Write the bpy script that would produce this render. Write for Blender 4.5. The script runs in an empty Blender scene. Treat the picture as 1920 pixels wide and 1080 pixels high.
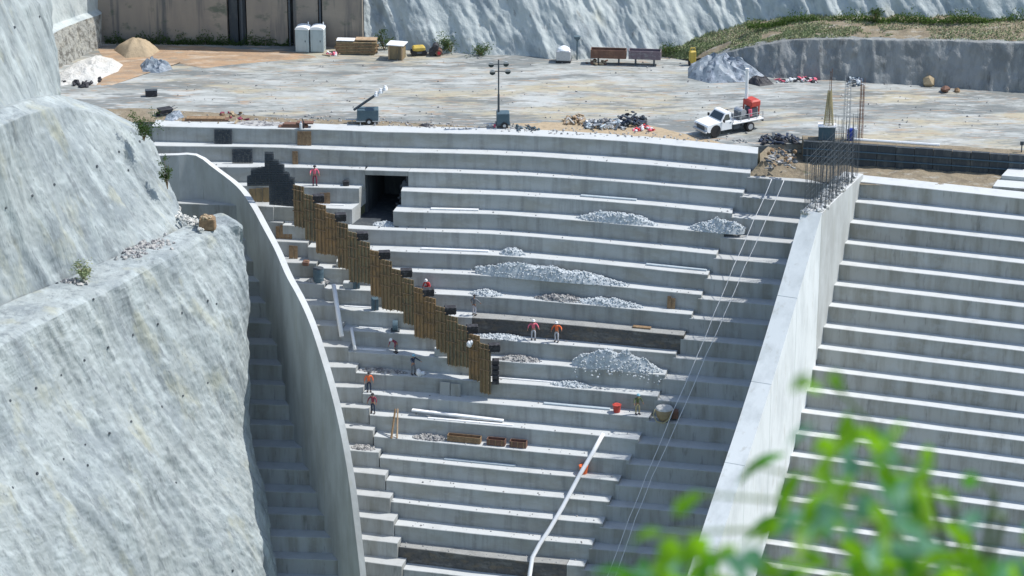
import bpy, bmesh, math, random
import numpy as np
from mathutils import Vector, Matrix
rnd = random.Random(7)
SC = bpy.context.scene
C = SC.collection
# ------------------------------------------------------------------ camera, sky, sun, exposure
PITCH = 0.3730946; FPX = 5400.0; HC = 73.618
cam = bpy.data.cameras.new('camera'); camo = bpy.data.objects.new('camera', cam); C.objects.link(camo)
camo.location = (0, 0, HC); camo.rotation_euler = (math.pi/2 - PITCH, 0, 0)
cam.sensor_width = 36; cam.lens = FPX/1920*36; cam.clip_start = .5; cam.clip_end = 6000
cam.dof.use_dof = True; cam.dof.focus_distance = 222; cam.dof.aperture_fstop = 4.0
SC.camera = camo
SUN_EL = math.radians(55.5); SUN_PHI = math.radians(10)     # phi measured from +x towards +y (behind the scene)
w = bpy.data.worlds.new('World'); SC.world = w; w.use_nodes = True
sky = w.node_tree.nodes.new('ShaderNodeTexSky'); sky.sky_type = 'NISHITA'; sky.sun_disc = False
sky.sun_elevation = SUN_EL; sky.sun_rotation = math.pi/2 - SUN_PHI
sky.air_density = 1.2; sky.dust_density = .8
bgn = w.node_tree.nodes['Background']; bgn.inputs['Strength'].default_value = 0.15
w.node_tree.links.new(sky.outputs[0], bgn.inputs['Color'])
sl = bpy.data.lights.new('sun', 'SUN'); sl.energy = 4.0; sl.angle = math.radians(.6); sl.color = (1, .97, .92)
so = bpy.data.objects.new('sun', sl); C.objects.link(so)
sd = Vector((math.cos(SUN_EL)*math.cos(SUN_PHI), math.cos(SUN_EL)*math.sin(SUN_PHI), math.sin(SUN_EL)))
so.rotation_euler = (-sd).to_track_quat('-Z', 'Y').to_euler(); so.location = (60, 200, 90)
SC.view_settings.view_transform = 'Standard'; SC.view_settings.look = 'None'
SC.view_settings.exposure = 0.27; SC.view_settings.gamma = 1.0
SC.cycles.max_bounces = 6

# ------------------------------------------------------------------ survey helpers
cp, sp = math.cos(PITCH), math.sin(PITCH)
def ray(x, y):
    dx, dy = x-960.0, y-540.0
    return dx, FPX*cp - dy*sp, -FPX*sp - dy*cp
def P(x, y, z):                 # point at height z
    a, b, c = ray(x, y); k = (z-HC)/c
    return Vector((a*k, b*k, z))
def PY(x, y, Y):                # point on the vertical plane at distance Y
    a, b, c = ray(x, y); k = Y/b
    return Vector((a*k, Y, HC+c*k))
def PIX(p):
    d = p[1]*cp-(p[2]-HC)*sp; v = p[1]*sp+(p[2]-HC)*cp
    return 960+FPX*p[0]/d, 540-FPX*v/d
def spline(pts, x):             # smooth curve through knots (monotone slopes)
    n = len(pts)
    if n == 2 or x <= pts[0][0] or x >= pts[-1][0]:
        if x <= pts[0][0] or n == 2: a, b = pts[0], pts[1]
        else: a, b = pts[-2], pts[-1]
        return a[1] + (b[1]-a[1])*(x-a[0])/(b[0]-a[0])
    m = []
    for k in range(n):
        if k == 0: s = (pts[1][1]-pts[0][1])/(pts[1][0]-pts[0][0])
        elif k == n-1: s = (pts[-1][1]-pts[-2][1])/(pts[-1][0]-pts[-2][0])
        else:
            h0 = pts[k][0]-pts[k-1][0]; h1 = pts[k+1][0]-pts[k][0]
            d0 = (pts[k][1]-pts[k-1][1])/h0; d1 = (pts[k+1][1]-pts[k][1])/h1
            s = (d0*h1+d1*h0)/(h0+h1)
        m.append(s)
    for k in range(n-1):
        if x <= pts[k+1][0]:
            h = pts[k+1][0]-pts[k][0]; t = (x-pts[k][0])/h
            return ((2*t**3-3*t*t+1)*pts[k][1] + (t**3-2*t*t+t)*h*m[k]
                    + (-2*t**3+3*t*t)*pts[k+1][1] + (t**3-t*t)*h*m[k+1])

def _h(ix, iy, iz, seed):
    n = (ix*374761393 + iy*668265263 + iz*2147483647 + seed*1274126177) & 0xffffffff
    n = ((n ^ (n >> 13))*1274126177) & 0xffffffff
    n = (n ^ (n >> 16)) & 0xffff
    return n/65535.0*2-1
def vnoise(x, y, z=None, seed=0):
    x = np.asarray(x, float); y = np.asarray(y, float)
    z = np.zeros_like(x) if z is None else np.asarray(z, float)
    xi = np.floor(x).astype(np.int64); yi = np.floor(y).astype(np.int64); zi = np.floor(z).astype(np.int64)
    fx, fy, fz = x-xi, y-yi, z-zi
    fx, fy, fz = fx*fx*(3-2*fx), fy*fy*(3-2*fy), fz*fz*(3-2*fz)
    r = 0
    for a in (0, 1):
        for b in (0, 1):
            for c in (0, 1):
                wgt = (fx if a else 1-fx)*(fy if b else 1-fy)*(fz if c else 1-fz)
                r = r + wgt*_h(xi+a, yi+b, zi+c, seed)
    return r
def fbm(x, y, z=None, oct=4, seed=0):
    x = np.asarray(x, float); y = np.asarray(y, float)
    if z is not None: z = np.asarray(z, float)
    r = 0; a = 1; f = 1
    for o in range(oct):
        r = r + a*vnoise(x*f, y*f, None if z is None else z*f, seed+o*17); a *= .5; f *= 2.03
    return r

# ------------------------------------------------------------------ object helpers
def link(o, parent=None):
    C.objects.link(o)
    if parent: o.parent = parent
    return o
def tag(o, label, cat, group=None, kind=None):
    if label: o['label'] = label
    if cat: o['category'] = cat
    if group: o['group'] = group
    if kind: o['kind'] = kind
    return o
def thing(name, loc, label, cat, rotz=0, group=None, kind=None):
    o = bpy.data.objects.new(name, None); o.empty_display_size = .3
    o.location = loc; o.rotation_euler = (0, 0, rotz)
    link(o); return tag(o, label, cat, group, kind)
class MB:
    """collects boxes, tubes and sheets and links them as ONE mesh object"""
    def __init__(s): s.v = []; s.f = []; s.sm = False
    def add(s, vs, fs):
        n = len(s.v); s.v += [tuple(v) for v in vs]; s.f += [tuple(i+n for i in f) for f in fs]; return s
    def box(s, c, d, M=None, taper=1.0, bev=0.0):
        cx, cy, cz = c; hx, hy, hz = d[0]/2, d[1]/2, d[2]/2
        if bev <= 0:
            vs = [Vector((sx*hx*(taper if sz > 0 else 1), sy*hy*(taper if sz > 0 else 1), sz*hz)) for sz in (-1, 1) for sx, sy in ((-1, -1), (1, -1), (1, 1), (-1, 1))]
            fs = [(0, 3, 2, 1), (4, 5, 6, 7), (0, 1, 5, 4), (1, 2, 6, 5), (2, 3, 7, 6), (3, 0, 4, 7)]
        else:
            b = min(bev, hx*.49, hy*.49, hz*.49)
            rings = []
            for z_, ins in ((-hz, b), (-hz+b, 0), (hz-b, 0), (hz, b)):
                X, Y = hx-ins, hy-ins; q = b*.6
                rings.append([Vector((a*(taper if z_ > 0 else 1), c_*(taper if z_ > 0 else 1), z_)) for a, c_ in ((-X+q, -Y), (X-q, -Y), (X, -Y+q), (X, Y-q), (X-q, Y), (-X+q, Y), (-X, Y-q), (-X, -Y+q))])
            vs = sum(rings, []); fs = [tuple(range(7, -1, -1)), tuple(range(24, 32))]
            for r in range(3):
                for k in range(8): fs.append((r*8+k, r*8+(k+1) % 8, (r+1)*8+(k+1) % 8, (r+1)*8+k))
        if M is None: vs = [v+Vector(c) for v in vs]
        else: vs = [M @ (v+Vector(c)) for v in vs]
        return s.add(vs, fs)
    def tube(s, pts, r, n=8, M=None, cap=True):
        pts = [Vector(p) for p in pts]
        if M is not None: pts = [M @ p for p in pts]
        rs = r if isinstance(r, (list, tuple)) else [r]*len(pts)
        base = len(s.v); ref = None
        for k, p in enumerate(pts):
            d = (pts[min(k+1, len(pts)-1)]-pts[max(k-1, 0)]).normalized()
            if ref is None:
                ref = Vector((0, 0, 1)) if abs(d.z) < .9 else Vector((1, 0, 0))
            a = d.cross(ref)
            if a.length < 1e-4: a = d.cross(Vector((1, 0, 0)))
            a.normalize(); b = a.cross(d).normalized(); ref = b
            for q in range(n):
                t = 2*math.pi*q/n; s.v.append(tuple(p+(a*math.cos(t)+b*math.sin(t))*rs[k]))
        for k in range(len(pts)-1):
            for q in range(n):
                s.f.append((base+k*n+q, base+(k+1)*n+q, base+(k+1)*n+(q+1) % n, base+k*n+(q+1) % n))
        if cap:
            s.f.append(tuple(base+q for q in range(n))); s.f.append(tuple(base+(len(pts)-1)*n+q for q in range(n-1, -1, -1)))
        return s
    def prism(s, poly, z0, z1, M=None):     # poly in xy (or list of 3d with own z when z1 is a depth)
        n = len(poly)
        top = [Vector((p[0], p[1], z1 if len(p) < 3 else p[2])) for p in poly]
        bot = [Vector((p[0], p[1], z0 if len(p) < 3 else p[2]-z0)) for p in poly]
        vs = top+bot
        if M is not None: vs = [M @ v for v in vs]
        fs = [tuple(range(n)), tuple(range(2*n-1, n-1, -1))]+[(k, n+k, n+(k+1) % n, (k+1) % n) for k in range(n)]
        return s.add(vs, fs)
    def rock(s, c, r, flat=.7):
        ph = [(0, 0, 1), (.9, 0, .3), (.3, .85, .3), (-.75, .5, .3), (-.7, -.6, .3), (.3, -.85, .3), (.7, .5, -.5), (-.3, .9, -.5), (-.9, 0, -.5), (-.3, -.9, -.5), (.7, -.5, -.5), (0, 0, -1)]
        fs = [(0, 1, 2), (0, 2, 3), (0, 3, 4), (0, 4, 5), (0, 5, 1), (1, 6, 2), (2, 7, 3), (3, 8, 4), (4, 9, 5), (5, 10, 1), (6, 7, 2), (7, 8, 3), (8, 9, 4), (9, 10, 5), (10, 6, 1), (11, 7, 6), (11, 8, 7), (11, 9, 8), (11, 10, 9), (11, 6, 10)]
        R = Matrix.Rotation(rnd.random()*6.3, 3, 'Z') @ Matrix.Rotation(rnd.random()*2, 3, 'X')
        sc = (r*rnd.uniform(.7, 1.2), r*rnd.uniform(.7, 1.2), r*rnd.uniform(.5, 1)*flat/.7)
        vs = [Vector(c)+R @ Vector((p[0]*sc[0]*rnd.uniform(.75, 1.2), p[1]*sc[1]*rnd.uniform(.75, 1.2), p[2]*sc[2])) for p in ph]
        return s.add(vs, fs)
    def build(s, name, m, parent=None, smooth=False):
        me = bpy.data.meshes.new(name); me.from_pydata(s.v, [], s.f); me.update()
        bm = bmesh.new(); bm.from_mesh(me); bmesh.ops.recalc_face_normals(bm, faces=bm.faces); bm.to_mesh(me); bm.free()
        if smooth:
            for p in me.polygons: p.use_smooth = True
        me.materials.append(m)
        o = bpy.data.objects.new(name, me); link(o, parent); return o
def local(root):                # matrix world->local for parts built in world coordinates under a placed empty
    return (Matrix.Translation(root.location) @ Matrix.Rotation(root.rotation_euler.z, 4, 'Z')).inverted()
def grid_mesh(name, V, mat, parent=None, smooth=True, flip=False):
    r, c = V.shape[:2]
    me = bpy.data.meshes.new(name)
    idx = np.arange(r*c).reshape(r, c)
    a, b, d, e = idx[:-1, :-1], idx[:-1, 1:], idx[1:, 1:], idx[1:, :-1]
    F = np.stack([a, b, d, e] if not flip else [a, e, d, b], -1).reshape(-1, 4)
    me.vertices.add(r*c); me.vertices.foreach_set('co', V.reshape(-1).astype(np.float32))
    me.loops.add(F.size); me.polygons.add(len(F))
    me.polygons.foreach_set('loop_start', np.arange(0, F.size, 4)); me.polygons.foreach_set('loop_total', np.full(len(F), 4))
    me.loops.foreach_set('vertex_index', F.reshape(-1)); me.update(calc_edges=True)
    if smooth: me.polygons.foreach_set('use_smooth', np.ones(len(F), bool))
    me.materials.append(mat)
    o = bpy.data.objects.new(name, me); link(o, parent); return o

# ------------------------------------------------------------------ materials
def mat(name, layers, rough=.85, bump=None, spec=.3, metal=0, coat=0, trans=None, lean=None, lit_tops=None, vary=0):
    """layers: first a colour, then (colour, texture, (sx,sy,sz), lo, hi, amount); bump: (scale xyz, strength, distance)"""
    m = bpy.data.materials.new(name); m.use_nodes = True; nt = m.node_tree; N = nt.nodes; L = nt.links
    b = N['Principled BSDF']; b.inputs['Roughness'].default_value = rough
    b.inputs['Specular IOR Level'].default_value = spec; b.inputs['Metallic'].default_value = metal
    b.inputs['Coat Weight'].default_value = coat
    tc = N.new('ShaderNodeTexCoord')
    def tex(kind, s, seed=0, detail=5):
        mp = N.new('ShaderNodeMapping'); mp.inputs['Scale'].default_value = s
        mp.inputs['Location'].default_value = (seed*3.1, seed*1.7, seed*.9)
        src = tc.outputs['Object']
        if lean is not None:
            m0 = N.new('ShaderNodeMapping'); e = Vector(lean).normalized().rotation_difference(Vector((0, 0, 1))).to_euler()
            m0.inputs['Rotation'].default_value = e; L.new(src, m0.inputs[0]); src = m0.outputs[0]
        L.new(src, mp.inputs[0])
        if kind == 'noise':
            t = N.new('ShaderNodeTexNoise'); t.inputs['Scale'].default_value = 1; t.inputs['Detail'].default_value = detail; t.inputs['Roughness'].default_value = .62
            L.new(mp.outputs[0], t.inputs['Vector']); return t.outputs['Fac']
        if kind == 'vor':
            t = N.new('ShaderNodeTexVoronoi'); t.inputs['Scale'].default_value = 1
            L.new(mp.outputs[0], t.inputs['Vector']); return t.outputs['Distance']
        t = N.new('ShaderNodeTexWave'); t.inputs['Scale'].default_value = 1; t.inputs['Distortion'].default_value = 4; t.inputs['Detail'].default_value = 3
        L.new(mp.outputs[0], t.inputs['Vector']); return t.outputs['Fac']
    col = None
    first = layers[0]
    for k, (c, kind, s, lo, hi, amt) in enumerate(layers[1:]):
        f = tex(kind, s, k+1)
        mr = N.new('ShaderNodeMapRange'); mr.inputs['From Min'].default_value = lo; mr.inputs['From Max'].default_value = hi
        mr.inputs['To Max'].default_value = amt; L.new(f, mr.inputs['Value'])
        mx = N.new('ShaderNodeMix'); mx.data_type = 'RGBA'
        L.new(mr.outputs[0], mx.inputs['Factor'])
        if col is None: mx.inputs[6].default_value = (*first, 1)
        else: L.new(col, mx.inputs[6])
        mx.inputs[7].default_value = (*c, 1); col = mx.outputs[2]
    if vary:
        oi = N.new('ShaderNodeObjectInfo'); vr = N.new('ShaderNodeMapRange'); vr.inputs['To Min'].default_value = 1-vary; vr.inputs['To Max'].default_value = 1+vary
        L.new(oi.outputs['Random'], vr.inputs['Value']); hs = N.new('ShaderNodeHueSaturation'); L.new(vr.outputs[0], hs.inputs['Value'])
        L.new(col, hs.inputs['Color']); col = hs.outputs[0]
    if lit_tops:  # up-facing faces painted paler, as if catching more sun
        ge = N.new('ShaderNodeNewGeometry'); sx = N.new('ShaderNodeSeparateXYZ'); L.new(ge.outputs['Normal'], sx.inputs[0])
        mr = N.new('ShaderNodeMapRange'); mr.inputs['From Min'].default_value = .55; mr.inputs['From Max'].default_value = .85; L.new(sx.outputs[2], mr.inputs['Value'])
        dn_ = N.new('ShaderNodeMapRange'); dn_.inputs['From Min'].default_value = .3; dn_.inputs['From Max'].default_value = .5; dn_.inputs['To Min'].default_value = lit_tops[1]*.6; dn_.inputs['To Max'].default_value = lit_tops[1]
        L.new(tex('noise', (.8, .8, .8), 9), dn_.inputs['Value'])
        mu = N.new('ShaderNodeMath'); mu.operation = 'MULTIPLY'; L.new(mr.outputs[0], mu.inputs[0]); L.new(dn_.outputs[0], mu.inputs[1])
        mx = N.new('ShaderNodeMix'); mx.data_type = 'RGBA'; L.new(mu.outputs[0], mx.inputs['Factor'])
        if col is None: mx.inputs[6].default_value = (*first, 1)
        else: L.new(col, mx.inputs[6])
        mx.inputs[7].default_value = (*lit_tops[0], 1); col = mx.outputs[2]
    if col is None: b.inputs['Base Color'].default_value = (*first, 1)
    else: L.new(col, b.inputs['Base Color'])
    if bump:
        nrm = None
        for k, (s, st, dist) in enumerate(bump):
            bp = N.new('ShaderNodeBump'); bp.inputs['Strength'].default_value = st; bp.inputs['Distance'].default_value = dist
            L.new(tex('noise', s, k+5, 6), bp.inputs['Height'])
            if nrm: L.new(nrm, bp.inputs['Normal'])
            nrm = bp.outputs[0]
        L.new(nrm, b.inputs['Normal'])
    if trans is not None:
        tr = N.new('ShaderNodeBsdfTranslucent'); tr.inputs[0].default_value = (*trans, 1)
        ms = N.new('ShaderNodeMixShader'); ms.inputs[0].default_value = .5
        L.new(b.outputs[0], ms.inputs[1]); L.new(tr.outputs[0], ms.inputs[2]); L.new(ms.outputs[0], N['Material Output'].inputs[0])
    return m
M = {}
LIT_TOP = ((.52, .54, .54), .9)  # paler tread colour that stands in for sunlight on the tops
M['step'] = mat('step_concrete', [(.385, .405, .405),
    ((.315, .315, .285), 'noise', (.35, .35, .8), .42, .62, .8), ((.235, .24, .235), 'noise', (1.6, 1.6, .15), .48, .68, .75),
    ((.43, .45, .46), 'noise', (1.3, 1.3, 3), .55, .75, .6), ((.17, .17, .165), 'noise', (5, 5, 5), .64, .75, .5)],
    bump=[((9, 9, 9), .35, .03)], lit_tops=LIT_TOP, vary=.12)
M['step_old'] = mat('weathered_step_concrete', [(.385, .39, .375),
    ((.25, .245, .215), 'noise', (.9, .9, .12), .43, .64, .85), ((.42, .45, .47), 'noise', (.7, .7, .9), .5, .7, .5),
    ((.14, .14, .135), 'noise', (2.6, 2.6, .45), .58, .74, .65)], bump=[((9, 9, 9), .35, .03)], lit_tops=((.55, .57, .57), .9), vary=.10)
M['step_shade'] = mat('stained_shaded_step_concrete', [(.37, .385, .385),  # streaked like the weathered steps, tread tops painted duller for the shaded bays
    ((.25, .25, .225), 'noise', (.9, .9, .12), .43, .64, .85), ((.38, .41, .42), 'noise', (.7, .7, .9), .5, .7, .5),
    ((.13, .13, .125), 'noise', (2.6, 2.6, .45), .58, .74, .65)], bump=[((9, 9, 9), .35, .03)], lit_tops=((.47, .485, .485), .75), vary=.10)
M['wall'] = mat('smooth_wall_concrete', [(.45, .47, .465), ((.35, .36, .35), 'noise', (.6, .6, .2), .42, .62, .85),
    ((.54, .55, .55), 'noise', (2, 2, .8), .55, .8, .5), ((.26, .255, .23), 'noise', (6, 6, 2.5), .64, .78, .45), ((.36, .36, .30), 'noise', (1.2, 1.2, .1), .58, .7, .5)],
    bump=[((7, 7, 7), .25, .02)], lit_tops=((.62, .63, .63), .6))
M['wall_pale'] = mat('pale_wall_concrete', [(.66, .69, .69), ((.52, .55, .55), 'noise', (.6, .6, .2), .44, .64, .75), ((.74, .76, .76), 'noise', (2, 2, .8), .55, .8, .5), ((.44, .44, .40), 'noise', (1.5, 1.5, .3), .58, .72, .6), ((.30, .30, .28), 'noise', (4, 4, 1.2), .66, .76, .5)],
    bump=[((7, 7, 7), .25, .02)])
M['dirty'] = mat('mud_covered_concrete', [(.10, .10, .10), ((.22, .22, .21), 'noise', (.6, 1, 2.2), .5, .65, .6), ((.17, .14, .10), 'noise', (1.2, 1.2, 3), .5, .66, .7), ((.05, .05, .05), 'noise', (4, 4, 4), .5, .7, .6)], bump=[((5, 5, 5), .8, .08)], lit_tops=((.36, .365, .35), .8))
M['platform'] = mat('platform_slab', [(.30, .315, .30),
    ((.44, .455, .44), 'noise', (.16, .40, 1), .46, .59, .85), ((.40, .355, .25), 'noise', (.07, .24, 1), .49, .58, .85),
    ((.15, .165, .165), 'noise', (.10, .36, 1), .51, .58, .85), ((.235, .235, .22), 'noise', (.45, 1.5, 1), .53, .61, .75),
    ((.12, .115, .10), 'noise', (1.6, 3.6, 1), .59, .68, .65),
    ((.50, .515, .50), 'noise', (.6, 2.8, 1), .57, .66, .7), ((.36, .26, .18), 'noise', (.5, 2.6, 1), .57, .66, .75)],
    bump=[((3, 3, 3), .4, .05)])
M['rock'] = mat('sprayed_concrete', [(.335, .37, .37),
    ((.24, .275, .29), 'noise', (.22, .22, .10), .45, .60, .8), ((.44, .49, .49), 'noise', (.9, .9, .09), .48, .66, .75),
    ((.19, .215, .225), 'noise', (1.5, 1.5, .07), .53, .66, .8), ((.40, .40, .30), 'noise', (.4, .4, .14), .56, .68, .5),
    ((.47, .51, .51), 'noise', (3.0, 3.0, .2), .58, .72, .4), ((.15, .165, .17), 'noise', (4, 4, .6), .60, .70, .6)],
    bump=[((1.2, 1.2, .25), .7, .2), ((5, 5, 1.6), .55, .08), ((16, 16, 12), .6, .03)], lean=(-.12, -.26, 1))
M['rock_pale'] = mat('pale_sprayed_concrete', [(.46, .50, .49),
    ((.26, .30, .32), 'noise', (.8, .8, .14), .45, .66, .8), ((.60, .62, .60), 'noise', (1.3, 1.3, .3), .52, .7, .6),
    ((.20, .20, .19), 'noise', (1.5, 1.5, .1), .62, .72, .7), ((.42, .40, .30), 'noise', (.6, .6, .2), .6, .72, .4)],
    bump=[((2, 2, .6), .6, .15), ((8, 8, 5), .6, .06)], lean=(-.42, 0, 1))
M['rock_dark'] = mat('stained_sprayed_concrete', [(.28, .29, .29), ((.17, .18, .18), 'noise', (.7, .7, .2), .42, .6, .8),
    ((.42, .44, .42), 'noise', (.8, .8, .4), .55, .7, .5), ((.10, .10, .10), 'noise', (1.7, 1.7, .15), .6, .7, .7), ((.28, .23, .16), 'noise', (1, 1, .4), .62, .72, .5)],
    bump=[((2, 2, .8), .8, .2), ((8, 8, 5), .6, .06)])
M['masonry'] = mat('rough_stone_facing', [(.36, .36, .33), ((.14, .135, .12), 'noise', (2.4, 2.4, 1.5), .48, .60, .9), ((.55, .53, .45), 'noise', (2, 2, 2), .5, .7, .5), ((.28, .2, .12), 'noise', (.6, .6, .6), .6, .7, .5)], bump=[((3, 3, 3), 1, .25)])
M['backwall'] = mat('brown_stained_wall', [(.30, .26, .215), ((.24, .21, .185), 'noise', (.5, .5, .1), .42, .62, .8), ((.36, .31, .25), 'noise', (.3, .3, .6), .52, .7, .7),
    ((.10, .105, .11), 'noise', (.8, .8, .05), .54, .64, .85), ((.08, .11, .08), 'noise', (.6, .6, .9), .58, .70, .7)], bump=[((2, 2, 2), .4, .05)])
M['dark'] = mat('dark_stain_shade_concrete', [(.055, .065, .075), ((.13, .14, .14), 'noise', (2, 2, .5), .5, .7, .7)])  # near-black concrete: stained parts, and the shade painted into the opening
M['dirt'] = mat('brown_dirt', [(.26, .215, .15), ((.17, .14, .10), 'noise', (1.2, 1.2, 1.2), .45, .65, .8), ((.40, .39, .35), 'noise', (.6, 1.5, 1), .55, .68, .8), ((.11, .13, .06), 'noise', (1.8, 1.8, 1), .62, .7, .6)], bump=[((4, 4, 4), .9, .12)])
M['redsoil'] = mat('red_brown_soil', [(.40, .27, .17), ((.28, .21, .15), 'noise', (.5, 1.2, 1), .45, .6, .8), ((.50, .42, .33), 'noise', (.35, 1.3, 1), .53, .65, .8), ((.30, .32, .28), 'noise', (.8, 2, 1), .58, .7, .6)], bump=[((3, 3, 3), .7, .08)])
M['sand'] = mat('sand', [(.42, .33, .22), ((.30, .24, .16), 'noise', (2, 2, 2), .45, .65, .7)], bump=[((6, 6, 6), .7, .06)])
M['gravel'] = mat('crushed_stone', [(.52, .56, .58), ((.40, .43, .45), 'noise', (4, 4, 4), .45, .6, .9), ((.60, .62, .64), 'noise', (6, 6, 6), .55, .66, .8)], bump=[((20, 20, 20), .6, .03)])
M['rubble'] = mat('mixed_rubble', [(.42, .41, .39), ((.14, .14, .15), 'noise', (2.5, 2.5, 2.5), .45, .55, .9), ((.62, .60, .58), 'noise', (5, 5, 5), .56, .63, .8)], bump=[((15, 15, 15), .6, .03)])
M['ply'] = mat('plywood', [(.25, .19, .11), ((.11, .10, .075), 'noise', (1.6, 1.6, .5), .45, .62, .8), ((.36, .235, .11), 'noise', (3, 3, .8), .55, .68, .7)], bump=[((8, 8, 2), .5, .02)])
M['ply_orange'] = mat('orange_plywood', [(.32, .205, .105), ((.17, .135, .09), 'noise', (1.3, 1.3, 1), .45, .6, .8), ((.42, .28, .13), 'noise', (3, 3, 1), .55, .68, .6)], bump=[((8, 8, 2), .5, .02)])
M['ply_olive'] = mat('olive_plywood', [(.22, .19, .12), ((.13, .12, .09), 'noise', (1.3, 1.3, 1), .45, .6, .8), ((.32, .22, .10), 'noise', (2, 2, 1), .55, .68, .7)], bump=[((8, 8, 2), .5, .02)])
M['timber'] = mat('timber', [(.27, .18, .105), ((.17, .115, .07), 'noise', (5, 1, 5), .45, .6, .8), ((.40, .30, .19), 'noise', (2, 6, 6), .56, .68, .6)], bump=[((9, 9, 9), .5, .02)])
M['paleply'] = mat('pale_timber', [(.44, .32, .21), ((.34, .23, .14), 'noise', (3, 3, 6), .45, .6, .7)])
M['board'] = mat('grey_white_board', [(.74, .75, .76), ((.56, .57, .58), 'noise', (3, 3, 3), .5, .65, .7)])
M['bluegrey'] = mat('blue_grey_board', [(.42, .48, .52), ((.32, .37, .41), 'noise', (3, 3, 3), .5, .65, .7)])
M['white'] = mat('white_paint', [(.80, .81, .82), ((.66, .66, .65), 'noise', (2, 2, 2), .56, .72, .5)], rough=.38, spec=.5, coat=.2)
M['plastic'] = mat('grey_green_plastic', [(.42, .49, .50), ((.34, .39, .40), 'noise', (2, 2, 1), .5, .7, .6)], rough=.5)
M['plasticroof'] = mat('white_plastic', [(.82, .84, .85)], rough=.5)
M['steel'] = mat('dark_steel', [(.07, .085, .10), ((.16, .13, .11), 'noise', (5, 5, 5), .55, .7, .6)], rough=.55)
M['rust'] = mat('rusty_steel', [(.17, .095, .07), ((.26, .15, .10), 'noise', (2, 2, 2), .5, .65, .7), ((.10, .085, .08), 'noise', (5, 5, 3), .55, .7, .6)], rough=.8)
M['mauve'] = mat('faded_purple_steel', [(.19, .15, .17), ((.30, .30, .30), 'noise', (2, 2, 4), .5, .65, .7)], rough=.8)
M['bluesteel'] = mat('dark_blue_paint', [(.075, .12, .15), ((.13, .17, .19), 'noise', (4, 4, 4), .5, .7, .6)], rough=.5)
M['galv'] = mat('galvanised_metal', [(.46, .48, .50), ((.34, .36, .38), 'noise', (8, 8, 8), .5, .7, .6)], rough=.45, metal=.5)
M['netting'] = mat('dark_netting', [(.10, .11, .12), ((.26, .27, .26), 'noise', (5, 5, 5), .48, .6, .8)], bump=[((9, 9, 9), .8, .05)])
M['glass'] = mat('dark_glass', [(.03, .045, .055)], rough=.08, spec=.7)
M['rubber'] = mat('black_rubber', [(.03, .03, .032)], rough=.8)
M['black'] = mat('black_plastic', [(.035, .035, .04), ((.09, .09, .10), 'noise', (3, 3, 3), .5, .65, .7)], rough=.6)
M['red'] = mat('red_paint', [(.50, .07, .055), ((.30, .05, .04), 'noise', (4, 4, 4), .5, .68, .7)], rough=.5)
M['orange'] = mat('orange_cloth', [(.80, .17, .06)], rough=.8)
M['pink'] = mat('pink_red_cloth', [(.72, .16, .22)], rough=.8)
M['redcloth'] = mat('red_cloth', [(.52, .05, .06)], rough=.8)
M['maroon'] = mat('maroon_cloth', [(.24, .05, .08)], rough=.8)
M['greycloth'] = mat('grey_cloth', [(.17, .18, .20)], rough=.85)
M['palecloth'] = mat('pale_grey_cloth', [(.48, .48, .52)], rough=.85)
M['navy'] = mat('navy_cloth', [(.04, .055, .09)], rough=.85)
M['olive'] = mat('olive_cloth', [(.14, .17, .08)], rough=.85)
M['khaki'] = mat('khaki_cloth', [(.42, .37, .22)], rough=.85)
M['skin'] = mat('skin', [(.32, .18, .12)], rough=.6)
M['helmet'] = mat('white_helmet', [(.82, .83, .84)], rough=.35)
M['helmetblue'] = mat('light_blue_helmet', [(.25, .50, .60)], rough=.35)
M['blue'] = mat('blue_plastic', [(.02, .05, .32)], rough=.45)
M['tan'] = mat('tan_plastic', [(.34, .27, .17), ((.30, .22, .13), 'noise', (3, 3, 3), .5, .65, .6)], rough=.7)
M['yellow'] = mat('yellow_paint', [(.55, .40, .08), ((.36, .27, .08), 'noise', (3, 3, 3), .5, .65, .6)], rough=.5)
M['tarp'] = mat('grey_blue_tarpaulin', [(.20, .24, .28), ((.40, .44, .50), 'noise', (1.2, 1.2, 1.2), .5, .62, .8), ((.10, .12, .15), 'noise', (2.2, 2.2, 2.2), .52, .62, .8)], rough=.5)
M['sheet'] = mat('pale_lime_spoil', [(.62, .61, .57), ((.42, .40, .36), 'noise', (1.6, 1.6, 1.6), .52, .66, .7)], bump=[((3, 3, 3), .9, .25)])
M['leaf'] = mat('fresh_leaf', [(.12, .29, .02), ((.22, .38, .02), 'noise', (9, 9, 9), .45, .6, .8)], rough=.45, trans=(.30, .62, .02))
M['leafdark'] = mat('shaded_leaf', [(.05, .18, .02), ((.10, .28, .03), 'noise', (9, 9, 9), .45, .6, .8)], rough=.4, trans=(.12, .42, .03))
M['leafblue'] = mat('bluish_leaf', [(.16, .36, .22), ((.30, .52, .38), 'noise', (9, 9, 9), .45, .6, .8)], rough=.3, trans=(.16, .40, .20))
M['bush'] = mat('dull_green_leaf', [(.045, .085, .03), ((.10, .15, .05), 'noise', (3, 3, 3), .45, .6, .8)], rough=.7, trans=(.10, .17, .04))
M['grass'] = mat('dry_green_grass', [(.26, .31, .16), ((.40, .39, .25), 'noise', (.9, .9, .9), .48, .62, .8), ((.06, .09, .035), 'noise', (1.6, 1.6, 1.6), .55, .68, .7)], rough=.85)
M['stem'] = mat('green_stem', [(.10, .16, .05)], rough=.7)
M['rope'] = mat('pale_cable', [(.66, .67, .68)], rough=.7)

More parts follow.
